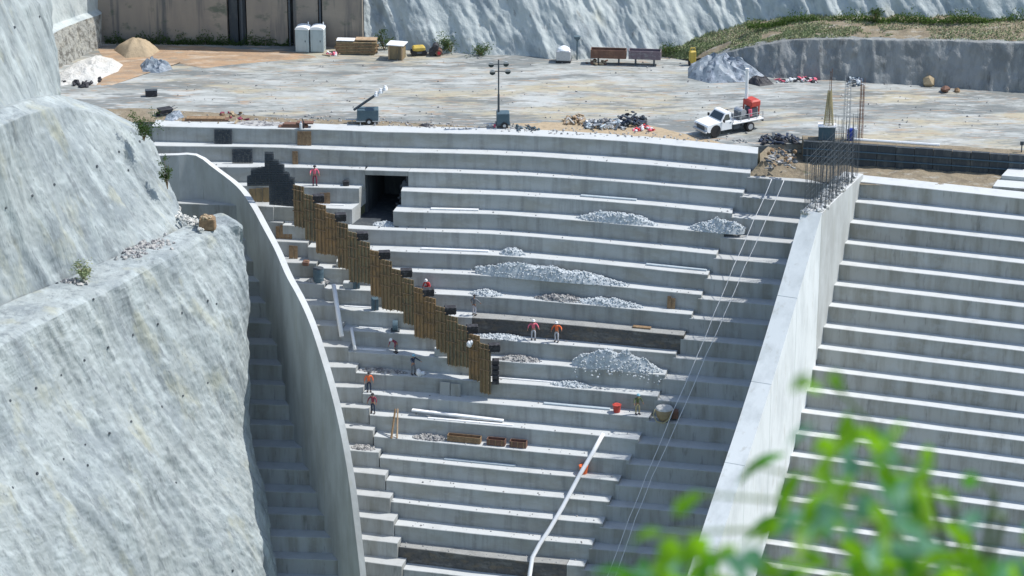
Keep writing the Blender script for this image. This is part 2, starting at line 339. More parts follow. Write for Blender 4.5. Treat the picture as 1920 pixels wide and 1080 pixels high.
# ------------------------------------------------------------------ THE STEPPED CHUTE
RISE = 1.3
CE = {0: [(285, 236), (480, 241), (600, 243), (720, 247), (960, 253), (1200, 267), (1421, 288)],
 1: [(285, 273), (480, 275.5), (720, 284), (960, 291), (1190, 307), (1407, 325)],
 2: [(290, 312), (420, 313), (540, 313.5), (690, 319), (960, 328), (1190, 343), (1393, 362)],
 3: [(380, 347), (463, 348), (580, 351), (684, 353.5), (751, 358), (960, 366), (1200, 383), (1373, 400)],
 4: [(510, 387), (636, 391), (735, 396), (960, 403.5), (1150, 419), (1357, 438)],
 5: [(530, 422), (669, 429), (960, 441), (1343, 477)], 6: [(577, 463), (710, 470), (960, 481), (1327, 515)],
 7: [(593, 502), (753, 508.5), (960, 520), (1315, 553)], 8: [(608, 541), (810, 551), (960, 560), (1297, 590)],
 9: [(627, 580), (863, 594), (960, 600.5), (1282, 629)], 10: [(640, 619), (893, 634), (960, 639), (1267, 663.5)],
 11: [(653, 659), (930, 677), (960, 679), (1247, 703)], 12: [(667, 699), (757, 705), (960, 719), (1233, 743)],
 13: [(680, 738), (960, 760), (1217, 783)], 14: [(693, 778), (960, 801), (1197, 824)], 15: [(701, 818), (960, 843), (1180, 863)],
 16: [(712, 858), (960, 883), (1160, 902)], 17: [(724, 901), (960, 925), (1142, 941)], 18: [(733, 941), (960, 966), (1130, 982)],
 19: [(740, 984), (960, 1008), (1110, 1022)], 20: [(748, 1025), (960, 1050), (1095, 1062)], 21: [(756, 1067), (960, 1091), (1080, 1103)]}
LE = {4: [(500, 387), (512, 388)], 5: [(500, 415), (530, 418)], 6: [(513, 452), (577, 455)], 7: [(540, 492), (593, 494)], 8: [(563, 531), (608, 533)],
 9: [(570, 571), (627, 573)], 10: [(597, 610), (640, 611)], 11: [(613, 650), (653, 651)], 12: [(607, 688), (667, 689)],
 13: [(647, 726), (680, 727)], 14: [(660, 764), (691, 767)], 15: [(637, 801), (699, 807)], 16: [(643, 843), (710, 849)],
 17: [(653, 884), (722, 891)], 18: [(663, 927), (731, 934)], 19: [(670, 969), (738, 977)], 20: [(677, 1011), (745, 1019)], 21: [(678, 1052), (753, 1062)]}
for i in range(22, 26):
    CE[i] = [(x-7, y+42) for x, y in CE[i-1]]; LE[i] = [(x+7, y+42) for x, y in LE[i-1]]
def zC(i): return -RISE*i
def zL(i): return -RISE*i+.4*min(1, max(0, (i-3)/9))
def edgeC(i, x): return P(x, spline(CE[i], x), zC(i))
def edgeL(i, x):
    pts = LE[i]
    if x < pts[0][0]: return P(x, pts[0][1]-.035*(pts[0][0]-x), zL(i))
    return P(x, spline(pts, x), zL(i))
DN = Vector((.2355, .9719, 0))
def on_step(i, x, back=.5, bay='C', up=0.0):     # a point on tread i behind the nosing
    e = edgeC(i, x) if bay == 'C' else (edgeL(i, x) if bay == 'L' else edgeR(i, x))
    return e+DN*back+Vector((0, 0, up))
def step_body(name, front, d, depth, drop, m, parent, dr=None):
    mb = MB(); n = len(front); z = front[0].z
    d2 = dr or d
    back = [f+(d if k < n/2 else d2)*depth for k, f in enumerate(front)]
    vs = []
    for f, b in zip(front, back):
        vs += [(f.x, f.y, f.z-.04), (f.x+d.x*.035, f.y+d.y*.035, f.z), (b.x, b.y, f.z), (b.x, b.y, f.z-drop), (f.x, f.y, f.z-drop)]
    fs = []
    for k in range(n-1):
        for q in range(5):
            fs.append((k*5+q, k*5+(q+1) % 5, (k+1)*5+(q+1) % 5, (k+1)*5+q))
    fs.append((0, 1, 2, 3, 4)); fs.append(tuple((n-1)*5+q for q in (4, 3, 2, 1, 0)))
    return mb.add(vs, fs).build(name, m, parent)
def front_line(fn, x0, x1, seed):
    n = max(2, int(abs(x1-x0)/22)+1); out = []
    for k in range(n):
        x = x0+(x1-x0)*k/(n-1); p = fn(x)
        j = float(vnoise(np.array([x/45.0]), np.array([seed*3.7])))*.05+float(vnoise(np.array([x/9.0]), np.array([seed*1.7])))*.018
        out.append(p+Vector((0, j, 0)))
    return out
root = thing('stepped_spillway', (0, 0, 0), 'broad flight of grey concrete chute steps in the middle, below the long crest', 'spillway')
for i in range(0, 26):
    xl, xr = CE[i][0][0], CE[i][-1][0]
    spans = [(xl, xr)]
    if i == 3: spans = [(xl, 673), (752, xr)]
    if i == 4: spans = [(xl, 660), (737, xr)]
    if i == 9: spans = [(xl, 885), (885.6, xr)]
    if i == 20: spans = [(xl, 1062), (1062.6, xr)]
    for k, (a, b) in enumerate(spans):
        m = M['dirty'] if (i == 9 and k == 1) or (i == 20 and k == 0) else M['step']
        fr = front_line(lambda x: edgeC(i, x), a, b, i*3+k)
        drop = 1.72
        dl = Vector((.02, 1, 0)) if i < 4 else DN
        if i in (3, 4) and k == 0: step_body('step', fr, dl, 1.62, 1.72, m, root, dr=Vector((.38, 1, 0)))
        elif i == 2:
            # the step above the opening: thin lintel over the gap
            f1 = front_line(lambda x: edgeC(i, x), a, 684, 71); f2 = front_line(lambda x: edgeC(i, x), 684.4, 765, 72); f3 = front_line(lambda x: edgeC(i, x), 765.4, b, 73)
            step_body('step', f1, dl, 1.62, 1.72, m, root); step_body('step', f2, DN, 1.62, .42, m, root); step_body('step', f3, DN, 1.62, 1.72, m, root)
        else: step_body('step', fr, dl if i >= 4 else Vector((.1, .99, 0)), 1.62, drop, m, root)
# the doorway in the upper steps, its shade painted in with a dark lining
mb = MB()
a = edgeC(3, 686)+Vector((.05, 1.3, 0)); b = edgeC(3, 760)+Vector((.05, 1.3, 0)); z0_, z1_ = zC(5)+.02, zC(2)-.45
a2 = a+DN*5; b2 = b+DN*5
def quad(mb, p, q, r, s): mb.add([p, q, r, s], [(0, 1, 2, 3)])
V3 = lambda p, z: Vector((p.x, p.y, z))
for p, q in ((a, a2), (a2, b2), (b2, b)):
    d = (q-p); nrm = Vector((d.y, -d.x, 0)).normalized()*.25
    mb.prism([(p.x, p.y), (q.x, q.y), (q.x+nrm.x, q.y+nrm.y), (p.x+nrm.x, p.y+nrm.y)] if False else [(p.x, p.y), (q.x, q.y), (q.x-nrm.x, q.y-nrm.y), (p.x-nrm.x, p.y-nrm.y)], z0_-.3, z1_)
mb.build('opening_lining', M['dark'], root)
MB().prism([(a.x-1.2, a.y-2.7), (b.x-.6, b.y-2.7), (b2.x, b2.y), (a2.x, a2.y)], zC(5)-.5, zC(5)+.012).build('opening_floor', M['dark'], root)  # floor coloured dark in place of the shade inside the recess
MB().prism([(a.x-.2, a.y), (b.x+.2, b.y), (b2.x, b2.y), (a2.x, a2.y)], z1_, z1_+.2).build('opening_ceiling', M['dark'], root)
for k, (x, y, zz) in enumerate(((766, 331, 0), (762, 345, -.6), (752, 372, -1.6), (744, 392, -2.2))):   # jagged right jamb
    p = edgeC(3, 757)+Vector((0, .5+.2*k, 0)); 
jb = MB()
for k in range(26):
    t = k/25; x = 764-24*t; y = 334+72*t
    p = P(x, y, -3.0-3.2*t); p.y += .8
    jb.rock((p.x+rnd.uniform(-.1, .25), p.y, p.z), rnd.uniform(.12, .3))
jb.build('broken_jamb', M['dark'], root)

rl = thing('stepped_apron', (0, 0, 0), 'narrow grey concrete steps along the curved wall, partly in its shadow on the left', 'spillway')
for i in range(4, 26):
    fr = front_line(lambda x: edgeL(i, x), 330 if i < 8 else 400, LE[i][-1][0], 200+i)
    step_body('step', fr, DN, 1.7, 1.8, M['step_shade'], rl)

# right-hand strip of steps between the chute and the straight wall
def zR(i): return -RISE*i-.3
def edgeR(i, x):
    ce = CE[i][-1]; x0 = ce[0]-3
    return P(x, ce[1]+7+.088*(x-x0), zR(i))
WA, WB = Vector((26.9, 212.0, 0)), Vector((20.9, 198.0, 0)); WD = (WA-WB).normalized()
def wallx(y): return WB.x+(y-WB.y)*(WA.x-WB.x)/(WA.y-WB.y)
rr = thing('stepped_side_bay', (0, 0, 0), 'column of grey steps between the central chute and the straight sloping wall', 'spillway')
for i in range(1, 26):
    x0 = CE[i][-1][0]-6
    xe = x0+20
    while xe < 1700:
        p = edgeR(i, xe)
        if p.x > wallx(p.y)-.7: break
        xe += 5
    fr = front_line(lambda x: edgeR(i, x), x0, xe, 300+i)
    step_body('step', fr, DN, 1.62, 1.72, M['step_shade'], rr)

# far right flight, beyond the straight wall
AZ, A0, TT, ZR0 = .3171038, -210.7483, 1.2066780, -.7734
nR = Vector((-math.sin(AZ), -math.cos(AZ), 0)); uR = Vector((math.cos(AZ), -math.sin(AZ), 0))
rf = thing('stepped_side_chute', (0, 0, 0), 'wide flight of weathered concrete steps right of the straight sloping wall', 'spillway')
for i in range(0, 27):
    base = nR*(A0+i*TT); z = ZR0-RISE*i
    # start under the wall
    s = -90
    while True:
        p = base+uR*s
        if p.x > wallx(p.y)-.6: break
        s += .25
    fr = []
    while s < 78:
        j = float(vnoise(np.array([s*.4]), np.array([i*2.3])))*.04
        p = base+uR*s; fr.append(Vector((p.x, p.y+j, z))); s += 1.3
    step_body('step', fr, -nR, 1.62, 1.75, M['step_old'], rf)
def onF(i, s, back=.5): return nR*(A0+i*TT)+uR*s-nR*back+Vector((0, 0, ZR0-RISE*i))

# ------------------------------------------------------------------ walls
def ribbon_wall(mb, pts, wdt, side, drop):
    """pts = top edge of visible face, wdt to the other side, vertical faces down by drop"""
    n = len(pts); L_, R_ = [], []
    for k in range(n):
        d = pts[min(k+1, n-1)]-pts[max(k-1, 0)]; d.z = 0; d.normalize()
        q = Vector((d.y, -d.x, 0))*side
        L_.append(pts[k]); R_.append(pts[k]+q*wdt)
    vs = []
    for a_, b_ in zip(L_, R_):
        vs += [a_, b_, b_-Vector((0, 0, drop)), a_-Vector((0, 0, drop))]
    fs = [(0, 1, 2, 3), tuple((n-1)*4+q for q in (3, 2, 1, 0))]
    for k in range(n-1):
        for q in range(4): fs.append((k*4+q, k*4+(q+1) % 4, (k+1)*4+(q+1) % 4, (k+1)*4+q))
    return mb.add(vs, fs)
def smooth_path(P_, n):
    t = [0.0]
    for a_, b_ in zip(P_, P_[1:]): t.append(t[-1]+(b_-a_).length)
    out = []
    for k in range(n):
        s = t[-1]*k/(n-1)
        out.append(Vector([spline([(t[j], P_[j][c]) for j in range(len(P_))], s) for c in range(3)]))
    return out
cw = thing('curved_wall', (0, 0, 0), 'tall curved grey concrete wall sweeping down beside the sprayed rock slope', 'wall')
top = [P(285, 292, -1.3), P(330, 291, -1.3), P(365, 291, -1.4), P(400, 315, -2.3), P(440, 346, -3.4), P(470, 385, -4.2), P(492, 425, -5.0), P(515, 468, -5.8), P(538, 520, -6.8),
       Vector((-16.38, 205.6, -7.74)), Vector((-15.46, 203.6, -8.92)), Vector((-14.57, 201.67, -10.75)), Vector((-13.55, 199.45, -13.4)), Vector((-12.95, 198.05, -15.45)),
       Vector((-12.3, 196.65, -18.8)), Vector((-11.9, 195.75, -22.0)), Vector((-11.55, 195.1, -25.3)), Vector((-11.3, 194.6, -28.5))]
tp = smooth_path(top, 70)
ribbon_wall(MB(), tp, .5, -1, 15).build('wall_body', M['wall'], cw, smooth=False)
sw = thing('straight_wall', (0, 0, 0), 'thick straight white concrete wall sloping down between two flights of steps', 'wall')
nW = Vector((-WD.y, WD.x, 0))*-1       # pointing to +x side
nW = Vector((WD.y, -WD.x, 0))
rp = [(211.9, -.47), (203.55, 0), (198.6, -4.95), (195.67, -7.75), (190.0, -12.6), (186.8, -15.1), (183.66, -17.65), (176, -24.2), (170, -29.5)]
def wpt(y, z): return Vector((wallx(y), y, z))
def zw(y):
    return spline([(a_[0], a_[1]) for a_ in reversed(rp[1:])], y)
ys = [203.55, 198.62, 193.5, 188.4, 183.2, 178, 170]
for a_, b_ in zip(ys, ys[1:]):
    a1 = a_-(.03 if a_ < 203 else 0)
    pts = [wpt(a1+(b_-a1)*k/4, zw(a1+(b_-a1)*k/4)) for k in range(5)]
    ribbon_wall(MB(), pts, 1.55, 1, 13).build('wall_segment', M['wall_pale'], sw)
pts = [wpt(213.5, -.35), wpt(208, -.15), wpt(203.58, -.03)]
ribbon_wall(MB(), pts, 1.55, 1, 12).build('unfinished_crest', M['wall'], sw)

# ------------------------------------------------------------------ platform and dirt
def smooth_grid(rows, nu, nv):
    """rows of Vectors (same length) -> dense grid, linear along v, smooth along u"""
    A = []
    for r in rows:
        n = len(r)
        A.append([[spline([(k, r[k][c]) for k in range(n)], (n-1)*u/(nu-1)) for c in range(3)] for u in range(nu)])
    A = np.array(A); R = len(rows); out = np.zeros((nv, nu, 3))
    for v in range(nv):
        t = (R-1)*v/(nv-1); k = min(int(t), R-2); f = t-k
        out[v] = A[k]*(1-f)+A[k+1]*f
    return out
mb = MB()
fr = [edgeC(0, x)+Vector((0, 1.35, -.03)) for x in range(285, 1422, 30)]
poly = [(-75, 221.5)]+[(p.x, p.y) for p in fr]
tr0, tr1 = P(1503, 268, -.03), P(1925, 296, -.03)
poly += [(tr0.x-1.5, tr0.y-.3), (tr0.x, tr0.y), (tr1.x, tr1.y), (90, tr1.y-14), (110, 262), (-75, 262)]
mb.prism([(p[0], p[1]) for p in poly], -3.2, -.03)
tag(mb.build('platform', M['platform'], None), 'flat pale mottled work platform behind the crest', None, kind='structure')
# reddish soil at the back left
def patch(name, pts, z, m, label, nz=.05, kind='structure'):
    pts = [P(x, y, z) for x, y in pts]; cx = sum(p.x for p in pts)/len(pts); cy = sum(p.y for p in pts)/len(pts)
    K = 40; rings = 5; vs = []; fs = []
    n = len(pts)
    dense = []
    for k in range(n):
        for q in range(6):
            a_ = pts[k].lerp(pts[(k+1) % n], q/6); j = 1+rnd.uniform(-.05, .05)
            dense.append(Vector((cx+(a_.x-cx)*j, cy+(a_.y-cy)*j, z)))
    nn = len(dense)
    for r in range(1, rings+1):
        for p in dense:
            f = r/rings; zz = z+(nz*(1-f**2)+ (rnd.uniform(0, nz*.4) if r < rings else 0))
            vs.append((cx+(p.x-cx)*f, cy+(p.y-cy)*f, zz))
    vs.append((cx, cy, z+nz))
    for r in range(rings-1):
        for k in range(nn): fs.append((r*nn+k, r*nn+(k+1) % nn, (r+1)*nn+(k+1) % nn, (r+1)*nn+k))
    for k in range(nn): fs.append((len(vs)-1, (k+1) % nn, k))
    o = MB().add(vs, fs).build(name, m, None, smooth=True)
    return tag(o, label, None, kind=kind)
patch('soil', [(188, 92), (300, 84), (430, 90), (540, 95), (590, 108), (470, 118), (380, 128), (330, 118), (270, 140), (215, 158), (160, 160), (190, 130)], -.026, M['redsoil'], 'reddish brown soil in the back left corner of the platform', .06)
patch('soil_patch', [(200, 205), (260, 203), (420, 212), (540, 222), (700, 226), (900, 238), (940, 246), (720, 238), (480, 233), (320, 229), (210, 228)], -.024, M['dirt'], 'strip of brown dirt along the edge of the platform', .03)
patch('soil_patch', [(960, 232), (1060, 228), (1220, 236), (1330, 262), (1400, 280), (1250, 270), (1080, 256)], -.024, M['sand'], 'thin sandy dirt strewn near the crest', .02)
# dirt pocket between the chute head and the foundation wall
rows = [[P(1425, 288, -.15), P(1450, 272, -.2), P(1500, 285, -.9), P(1560, 292, -.9), P(1700, 303, -.9), P(1890, 318, -.9), P(2100, 335, -.9)],
        [P(1425, 305, -.7), P(1470, 300, -.8), P(1510, 318, -1.1), P(1570, 318, -.95), P(1700, 325, -.85), P(1880, 340, -.85), P(2100, 358, -.85)],
        [P(1400, 330, -1.62), P(1470, 334, -1.62), P(1530, 340, -1.6), P(1600, 345, -.95), P(1700, 350, -.85), P(1880, 368, -.85), P(2100, 388, -.85)]]
G = smooth_grid(rows, 120, 40)
G[..., 2] += .12*fbm(G[..., 0]*.9, G[..., 1]*.9, oct=4, seed=3)*np.sin(np.linspace(0, np.pi, 40))[:, None]
tag(grid_mesh('dirt_ground', G, M['dirt']), 'brown uneven dirt pocket in front of the foundation wall', None, kind='structure')

# ------------------------------------------------------------------ sprayed rock slopes on the left
STR = np.array([.33, .94])
def roughen(G, amp=1.0, seed=0, edge=True, n=(.86, -.3, .4)):
    X, Y, Z = G[..., 0], G[..., 1], G[..., 2]
    a_ = X*STR[0]+Y*STR[1]; b_ = X*STR[1]-Y*STR[0]
    warp = .8*vnoise(a_*.15, Z*.15, seed=seed+9)
    a2 = a_+.30*Z
    rid = 1-np.abs(vnoise((a2+warp)*.45, Z*.07+b_*.05, seed=seed))*2
    d = .16*rid + .5*vnoise(a_*.16, Z*.12, b_*.1, seed=seed+3) + .08*(1-2*np.abs(vnoise((a2+warp)*1.3, Z*.16, seed=seed+5))) + .13*fbm(a_*.9, Z*.6, b_*.5, oct=5, seed=seed+11) + .05*fbm(a_*4, Z*2.5, b_*3, oct=3, seed=seed+23)
    d = d*amp
    G = G.copy()
    for c in range(3): G[..., c] += d*n[c]
    return G
def face_rows(topx, ys_, Ytop, bottom, k=.0205): pass
benchz = -3.0
bx = [(-150, 735), (0, 648), (110, 590), (215, 540), (310, 487), (390, 447), (430, 430), (455, 424)]
topr = [P(x, y, benchz) for x, y in bx]
bk = [(-150, 640), (0, 572), (110, 528), (215, 482), (310, 442), (370, 412), (400, 402), (425, 400)]
backr = [P(x, y, -2.6) for x, y in bk]
def lowrow(dy, xs):
    out = []
    for k, ((x, y), t) in enumerate(zip(bx, topr)):
        yy = y+dy*(1120-y)/650; out.append(PY(xs[k], yy, t.y-(yy-y)*.0125-max(0, (k-5))*0))
    return out
def lerpx(f): # x positions of columns going down; right edge follows the outline
    r = [(424, 450), (500, 456), (600, 460), (700, 463), (800, 467), (880, 480), (960, 495), (1120, 509)]
    out = []
    for k, (x, y) in enumerate(bx):
        yy = y+f*(1120-y); xr = spline(r, yy) if k == 7 else None
        if k == 7: out.append(xr)
        elif k == 6: out.append(spline(r, yy)-22)
        elif k == 5: out.append(spline(r, yy)-62)
        else: out.append(x+(f*45)*(1-k/7))
    return out
rows = []
f_list = [1.0, .85, .7, .55, .4, .25, .12, .04, 0]
for f in f_list:
    xs = lerpx(f); row = []
    for k, (x, y) in enumerate(bx):
        yy = y+f*(1120-y); Y = topr[k].y-(yy-y)*.019
        if k == 7: Y += 1.1
        if f == 0: Y = topr[k].y
        row.append(PY(xs[k], yy, Y))
    last = row[-1]; row.append(last+Vector((.0, .9, -1.6))); row.append(last+Vector((-2.0, 3, -8)))
    rows.append(row)
extra = [[p+Vector((0, 0, .22)) for p in rows[-1]]]
r2 = []
for k, p in enumerate(backr): r2.append(p)
r2.append(backr[-1]+Vector((.8, .6, -1.6))); r2.append(backr[-1]+Vector((.3, 2, -8)))
mid = [rows[-1][k].lerp(r2[k], .12)+Vector((0, 0, .25)) for k in range(len(r2))]
back2 = [p+Vector((-.5, 4, -7)) for p in r2]
rows += [mid, r2, back2]
G = smooth_grid(rows, 330, 480)
G = roughen(G, 1.0, 1)
slope_lo = tag(grid_mesh('rock_slope', G, M['rock']), 'lower sprayed concrete rock face, nearest on the left', None, kind='structure')
G_lo = G
# upper face
toe = [(-150, 655), (0, 585), (110, 540), (215, 495), (295, 458), (330, 432), (345, 412)]
led = [(-150, 290), (0, 236), (60, 212), (112, 202), (180, 212), (240, 240), (284, 272)]
toeP = [P(x, y, -3.1) for x, y in toe]
midx = [(-150, 470), (0, 410), (88, 375), (165, 350), (235, 340), (285, 345), (312, 345)]
rows = []
rows.append([p+Vector((.3, -.6, -1.5)) for p in toeP]); rows.append(toeP)
rows.append([PY(x, y, toeP[k].y+1.4) for k, (x, y) in enumerate(midx)])
rows.append([PY(x, y, toeP[k].y+2.6) for k, (x, y) in enumerate(led)])
lb = [(-150, 262), (0, 208), (58, 190), (100, 182), (152, 192), (215, 218), (270, 252)]
rows.append([PY(x, y-2, toeP[k].y+5.6) for k, (x, y) in enumerate(lb)])
rows.append([p+Vector((-2.5, 6, -1.5)) for p in rows[-1]])
for r in rows: r.append(r[-1]+Vector((-.2, 1.0, -1.4))); r.append(r[-2]+Vector((-2.0, 3, -8)))
G = smooth_grid(rows, 260, 300); G = roughen(G, .9, 40)
slope_up = tag(grid_mesh('rock_slope', G, M['rock']), 'middle sprayed concrete rock face above the rubble ledge', None, kind='structure')
G_up = G
# top face
bt = [(-200, 300), (-60, 245), (0, 215), (50, 198), (90, 185), (112, 172)]
tpx = [(-260, -160), (-120, -160), (-80, -160), (-30, -160), (15, -160), (45, -160)]
Yb = [178, 186, 190, 194, 199, 203]
lbY = [(x, toeP[k].y+5.6) for k, (x, y) in enumerate(lb)]
Yb = [spline(lbY, max(-150, x))+.4 for x, y in bt]
rows = [[PY(x, y+40, Yb[k]+1.5) for k, (x, y) in enumerate(bt)], [PY(x, y, Yb[k]+1) for k, (x, y) in enumerate(bt)],
        [PY(x*.5+u*.5+(14 if k > 3 else 0), y*.5+w_*.5, Yb[k]+3) for k, ((x, y), (u, w_)) in enumerate(zip(bt, tpx))],
        [PY(u, w_, Yb[k]+6) for k, (u, w_) in enumerate(tpx)]]
rows.append([p+Vector((-6, 9, .5)) for p in rows[-1]])
for r in rows: r.append(r[-1]+Vector((-.3, 1.5, -.8))); r.append(r[-2]+Vector((-3.0, 5, -4)))
G = smooth_grid(rows, 160, 160); G = roughen(G, .8, 80)
slope_top = tag(grid_mesh('rock_slope', G, M['rock']), 'upper sprayed concrete rock face in the top left corner', None, kind='structure')
G_top = G
# stone faced side wall behind it
rows = [[P(30, 172, 0), P(100, 136, -.1), P(150, 108, -.1), P(190, 84, -.1)], [P(30, 130, 2.0), P(96, 66, 2.9), P(145, 42, 2.8), P(190, 24, 2.6)],
        [P(10, 118, 2.6), P(84, 56, 3.2), P(140, 32, 3.1), P(186, 14, 2.9)], [P(-20, -40, 8), P(70, -60, 8.2), P(130, -75, 8.2), P(184, -90, 8.0)]]
for r in rows: r.append(r[-1]+Vector((-2.5, 3, 0)))
lo = smooth_grid(rows[:2], 90, 50); up_ = smooth_grid(rows[1:], 90, 80)
lo = roughen(lo, .35, 120); up_ = roughen(up_, .35, 120)
tag(grid_mesh('stone_wall', lo, M['masonry']), 'rough dark stone facing beside the white spoil heap, back left', 'stone wall')
tag(grid_mesh('rock_slope', up_, M['rock_pale']), 'bright pale rock face above the rough stone facing', None, kind='structure')

# drain holes in the sprayed faces
holes = [(27, 50), (73, 30), (222, 285), (182, 312), (262, 265), (103, 347), (60, 367), (13, 389), (427, 543), (389, 563), (405, 569), (342, 586), (297, 608), (250, 628), (204, 652),
         (158, 676), (115, 703), (389, 718), (107, 532), (175, 561), (29, 633), (67, 727), (20, 752), (343, 743), (303, 763), (247, 790), (207, 812), (160, 833), (119, 861), (68, 887), (23, 915), (435, 1069), (163, 873),
         (330, 905), (300, 250), (240, 320)]
for hx, hy in holes:
    best = None
    for G_, ob in ((G_lo, slope_lo), (G_up, slope_up), (G_top, slope_top)):
        d = G_[..., 1]*cp-(G_[..., 2]-HC)*sp; v = G_[..., 1]*sp+(G_[..., 2]-HC)*cp
        px = 960+FPX*G_[..., 0]/d; py = 540-FPX*v/d
        e = np.hypot(px-hx, py-hy)+d*.02
        k = np.unravel_index(np.argmin(e), e.shape)
        if best is None or e[k] < best[0]: best = (e[k], Vector(G_[k]), ob)
    p = best[1]; mh = MB(); nrm = Vector((.80, -.42, .42)).normalized()
    mh.tube([p-nrm*.1, p+nrm*.06], rnd.uniform(.07, .11), 8)
    mh.build('drain_hole', M['dark'], best[2])

# ------------------------------------------------------------------ back walls, bench and upper slope
bw = thing('retaining_wall', P(370, 82, 0), 'brown stained smooth retaining wall across the back left of the platform', 'retaining wall')
ml = local(bw)
a_, b_ = P(150, 76, 0), P(640, 88, 0); dd = (b_-a_).normalized(); nn_ = Vector((dd.y, -dd.x, 0))
def along(px): return a_+dd*((px-150)/490*(b_-a_).length)
segs = [(150, 428), (431, 447), (450, 462), (465, 541), (552, 598), (606, 680)]
for k, (x0, x1) in enumerate(segs):
    p, q = along(x0), along(x1); off = -nn_*(0 if k not in (1, 2) else .35)
    MB().prism([((p+off).x, (p+off).y), ((q+off).x, (q+off).y), ((q+off-nn_*.6).x, (q+off-nn_*.6).y), ((p+off-nn_*.6).x, (p+off-nn_*.6).y)], -.5, 13, M=ml).build('wall_panel', M['backwall'] if k not in (1, 2) else M['dark'], bw)
p, q = along(150)-nn_*.9, along(680)-nn_*.9
MB().prism([(p.x, p.y), (q.x, q.y), ((q-nn_*.3).x, (q-nn_*.3).y), ((p-nn_*.3).x, (p-nn_*.3).y)], -.5, 12.8, M=ml).build('wall_backing', M['dark'], bw)
for x_, w_ in ((456, .3), (545, .28), (602, .3)):
    p = along(x_)
    MB().tube([p+nn_*.05, p+nn_*.05+Vector((0, 0, 12.5))], .09, 8, M=ml).build('drain_pipe', M['steel'], bw)

ub = [(590, 88, 0), (700, 86, 0), (800, 97, 0), (940, 104, 0), (1060, 110, 0), (1150, 104, .1), (1230, 92, .6), (1350, 66, 1.6), (1430, 50, 2.5), (1560, 40, 3.5), (1700, 40, 3.9), (1920, 46, 4.3), (2150, 50, 4.3)]
basep = [P(x, y, z) for x, y, z in ub]
basep = [p+Vector((0, 0, -.5)) for p in basep]
rows = [basep]
for h in (4, 9, 16):
    rows.append([p+Vector((-.15*h+(.0), .55*h, h)) for p in basep])
rows.append([p+Vector((0, 9, 1)) for p in rows[-1]])
G = smooth_grid(rows, 520, 150)
X, Y, Z = G[..., 0].copy(), G[..., 1].copy(), G[..., 2].copy()
Xs = X+.45*Z
d = .22*(1-2*np.abs(vnoise(Xs*.45, Z*.08, seed=61)))+.07*(1-2*np.abs(vnoise(Xs*1.2, Z*.12, seed=62)))+.12*fbm(Xs*1.2, Z*.7, oct=4, seed=63)+.3*vnoise(Xs*.12, Z*.1, seed=64)+.05*fbm(Xs*4, Z*1.2, oct=3, seed=66)
G[..., 1] -= d; G[..., 2] += d*.3
tag(grid_mesh('rock_slope', G, M['rock_pale']), 'pale streaked sprayed concrete slope across the top of the view', None, kind='structure')
# lower wall right
lb_ = [(1330, 128, 0), (1400, 140, 0), (1480, 146, 0), (1560, 150, 0), (1700, 158, 0), (1920, 173, 0), (2150, 190, 0)]
lt_ = [(1338, 106, .85), (1400, 90, 2.1), (1480, 76, 3.0), (1560, 73, 3.35), (1700, 75, 3.6), (1920, 80, 4.0), (2150, 88, 4.2)]
lbP = [P(*q) for q in lb_]; ltP = [P(*q) for q in lt_]
rows = [[p+Vector((0, -.1, -.4)) for p in lbP], [p+Vector((0, 0, 0)) for p in ltP], [p+Vector((0, 1.0, .03)) for p in ltP]]
G = smooth_grid(rows, 300, 60)
X, Z = G[..., 0].copy(), G[..., 2].copy()
d = .22*(1-2*np.abs(vnoise(X*.7, Z*.12, seed=71)))+.10*fbm(X*1.6, Z*1.2, oct=4, seed=73)+.2*vnoise(X*.25, Z*.2, seed=74)
G[..., 1] -= d
tag(grid_mesh('sprayed_wall', G, M['rock_dark']), 'stained grey sprayed concrete wall below the grassy bench, back right', 'retaining wall')
# grassy bench surface
frow = [P(1215, 104, -.05), P(1290, 112, .15), P(1338, 106, .85)]+[p for p in ltP[1:]]
brow = [P(1215, 90, .5), P(1290, 78, 1.1), P(1350, 62, 1.8)]+[P(1430, 46, 2.7), P(1500, 40, 3.3), P(1560, 36, 3.7), P(1700, 36, 4.1), P(1920, 42, 4.5)]
frow += [P(2150, 92, 4.2)][:0]
while len(brow) < len(frow): brow.append(P(2150, 46, 4.6))
n_ = min(len(frow), len(brow)); frow, brow = frow[:n_], brow[:n_]
G = smooth_grid([[p+Vector((0, .3, -.02)) for p in frow], [(a_+b_)/2+Vector((0, 0, .12)) for a_, b_ in zip(frow, brow)], [p+Vector((0, 1.2, .2)) for p in brow]], 200, 30)
G[..., 2] += .08*fbm(G[..., 0]*1.2, G[..., 1]*1.2, oct=3, seed=90)
tag(grid_mesh('earth_bench', G, M['dirt']), 'earth bench running across the back right', None, kind='structure')
GB = G
mb = MB()
for k in range(30000):
    u = rnd.random()*.999; v = rnd.random(); r_, c_ = int(v*(GB.shape[0]-2)), int(u*(GB.shape[1]-2))
    p = Vector(GB[r_, c_]).lerp(Vector(GB[r_+1, c_+1]), rnd.random())
    dens = float(fbm(np.array([p.x*.35]), np.array([p.y*.8]), oct=3, seed=5))
    if dens < -.55+.25*rnd.random(): continue
    h = rnd.uniform(.05, .17)*(1.6 if v > .85 else 1); a_ = rnd.random()*6.28; w_ = rnd.uniform(.04, .08)
    q = Vector((math.cos(a_), math.sin(a_), 0))*w_; t = Vector((rnd.uniform(-.1, .1), rnd.uniform(-.1, .1), h))
    mb.add([p-q, p+q, p+t], [(0, 1, 2)])
tag(mb.build('grass', M['grass'], None), 'rough green grass covering the bench', 'grass', kind='stuff')

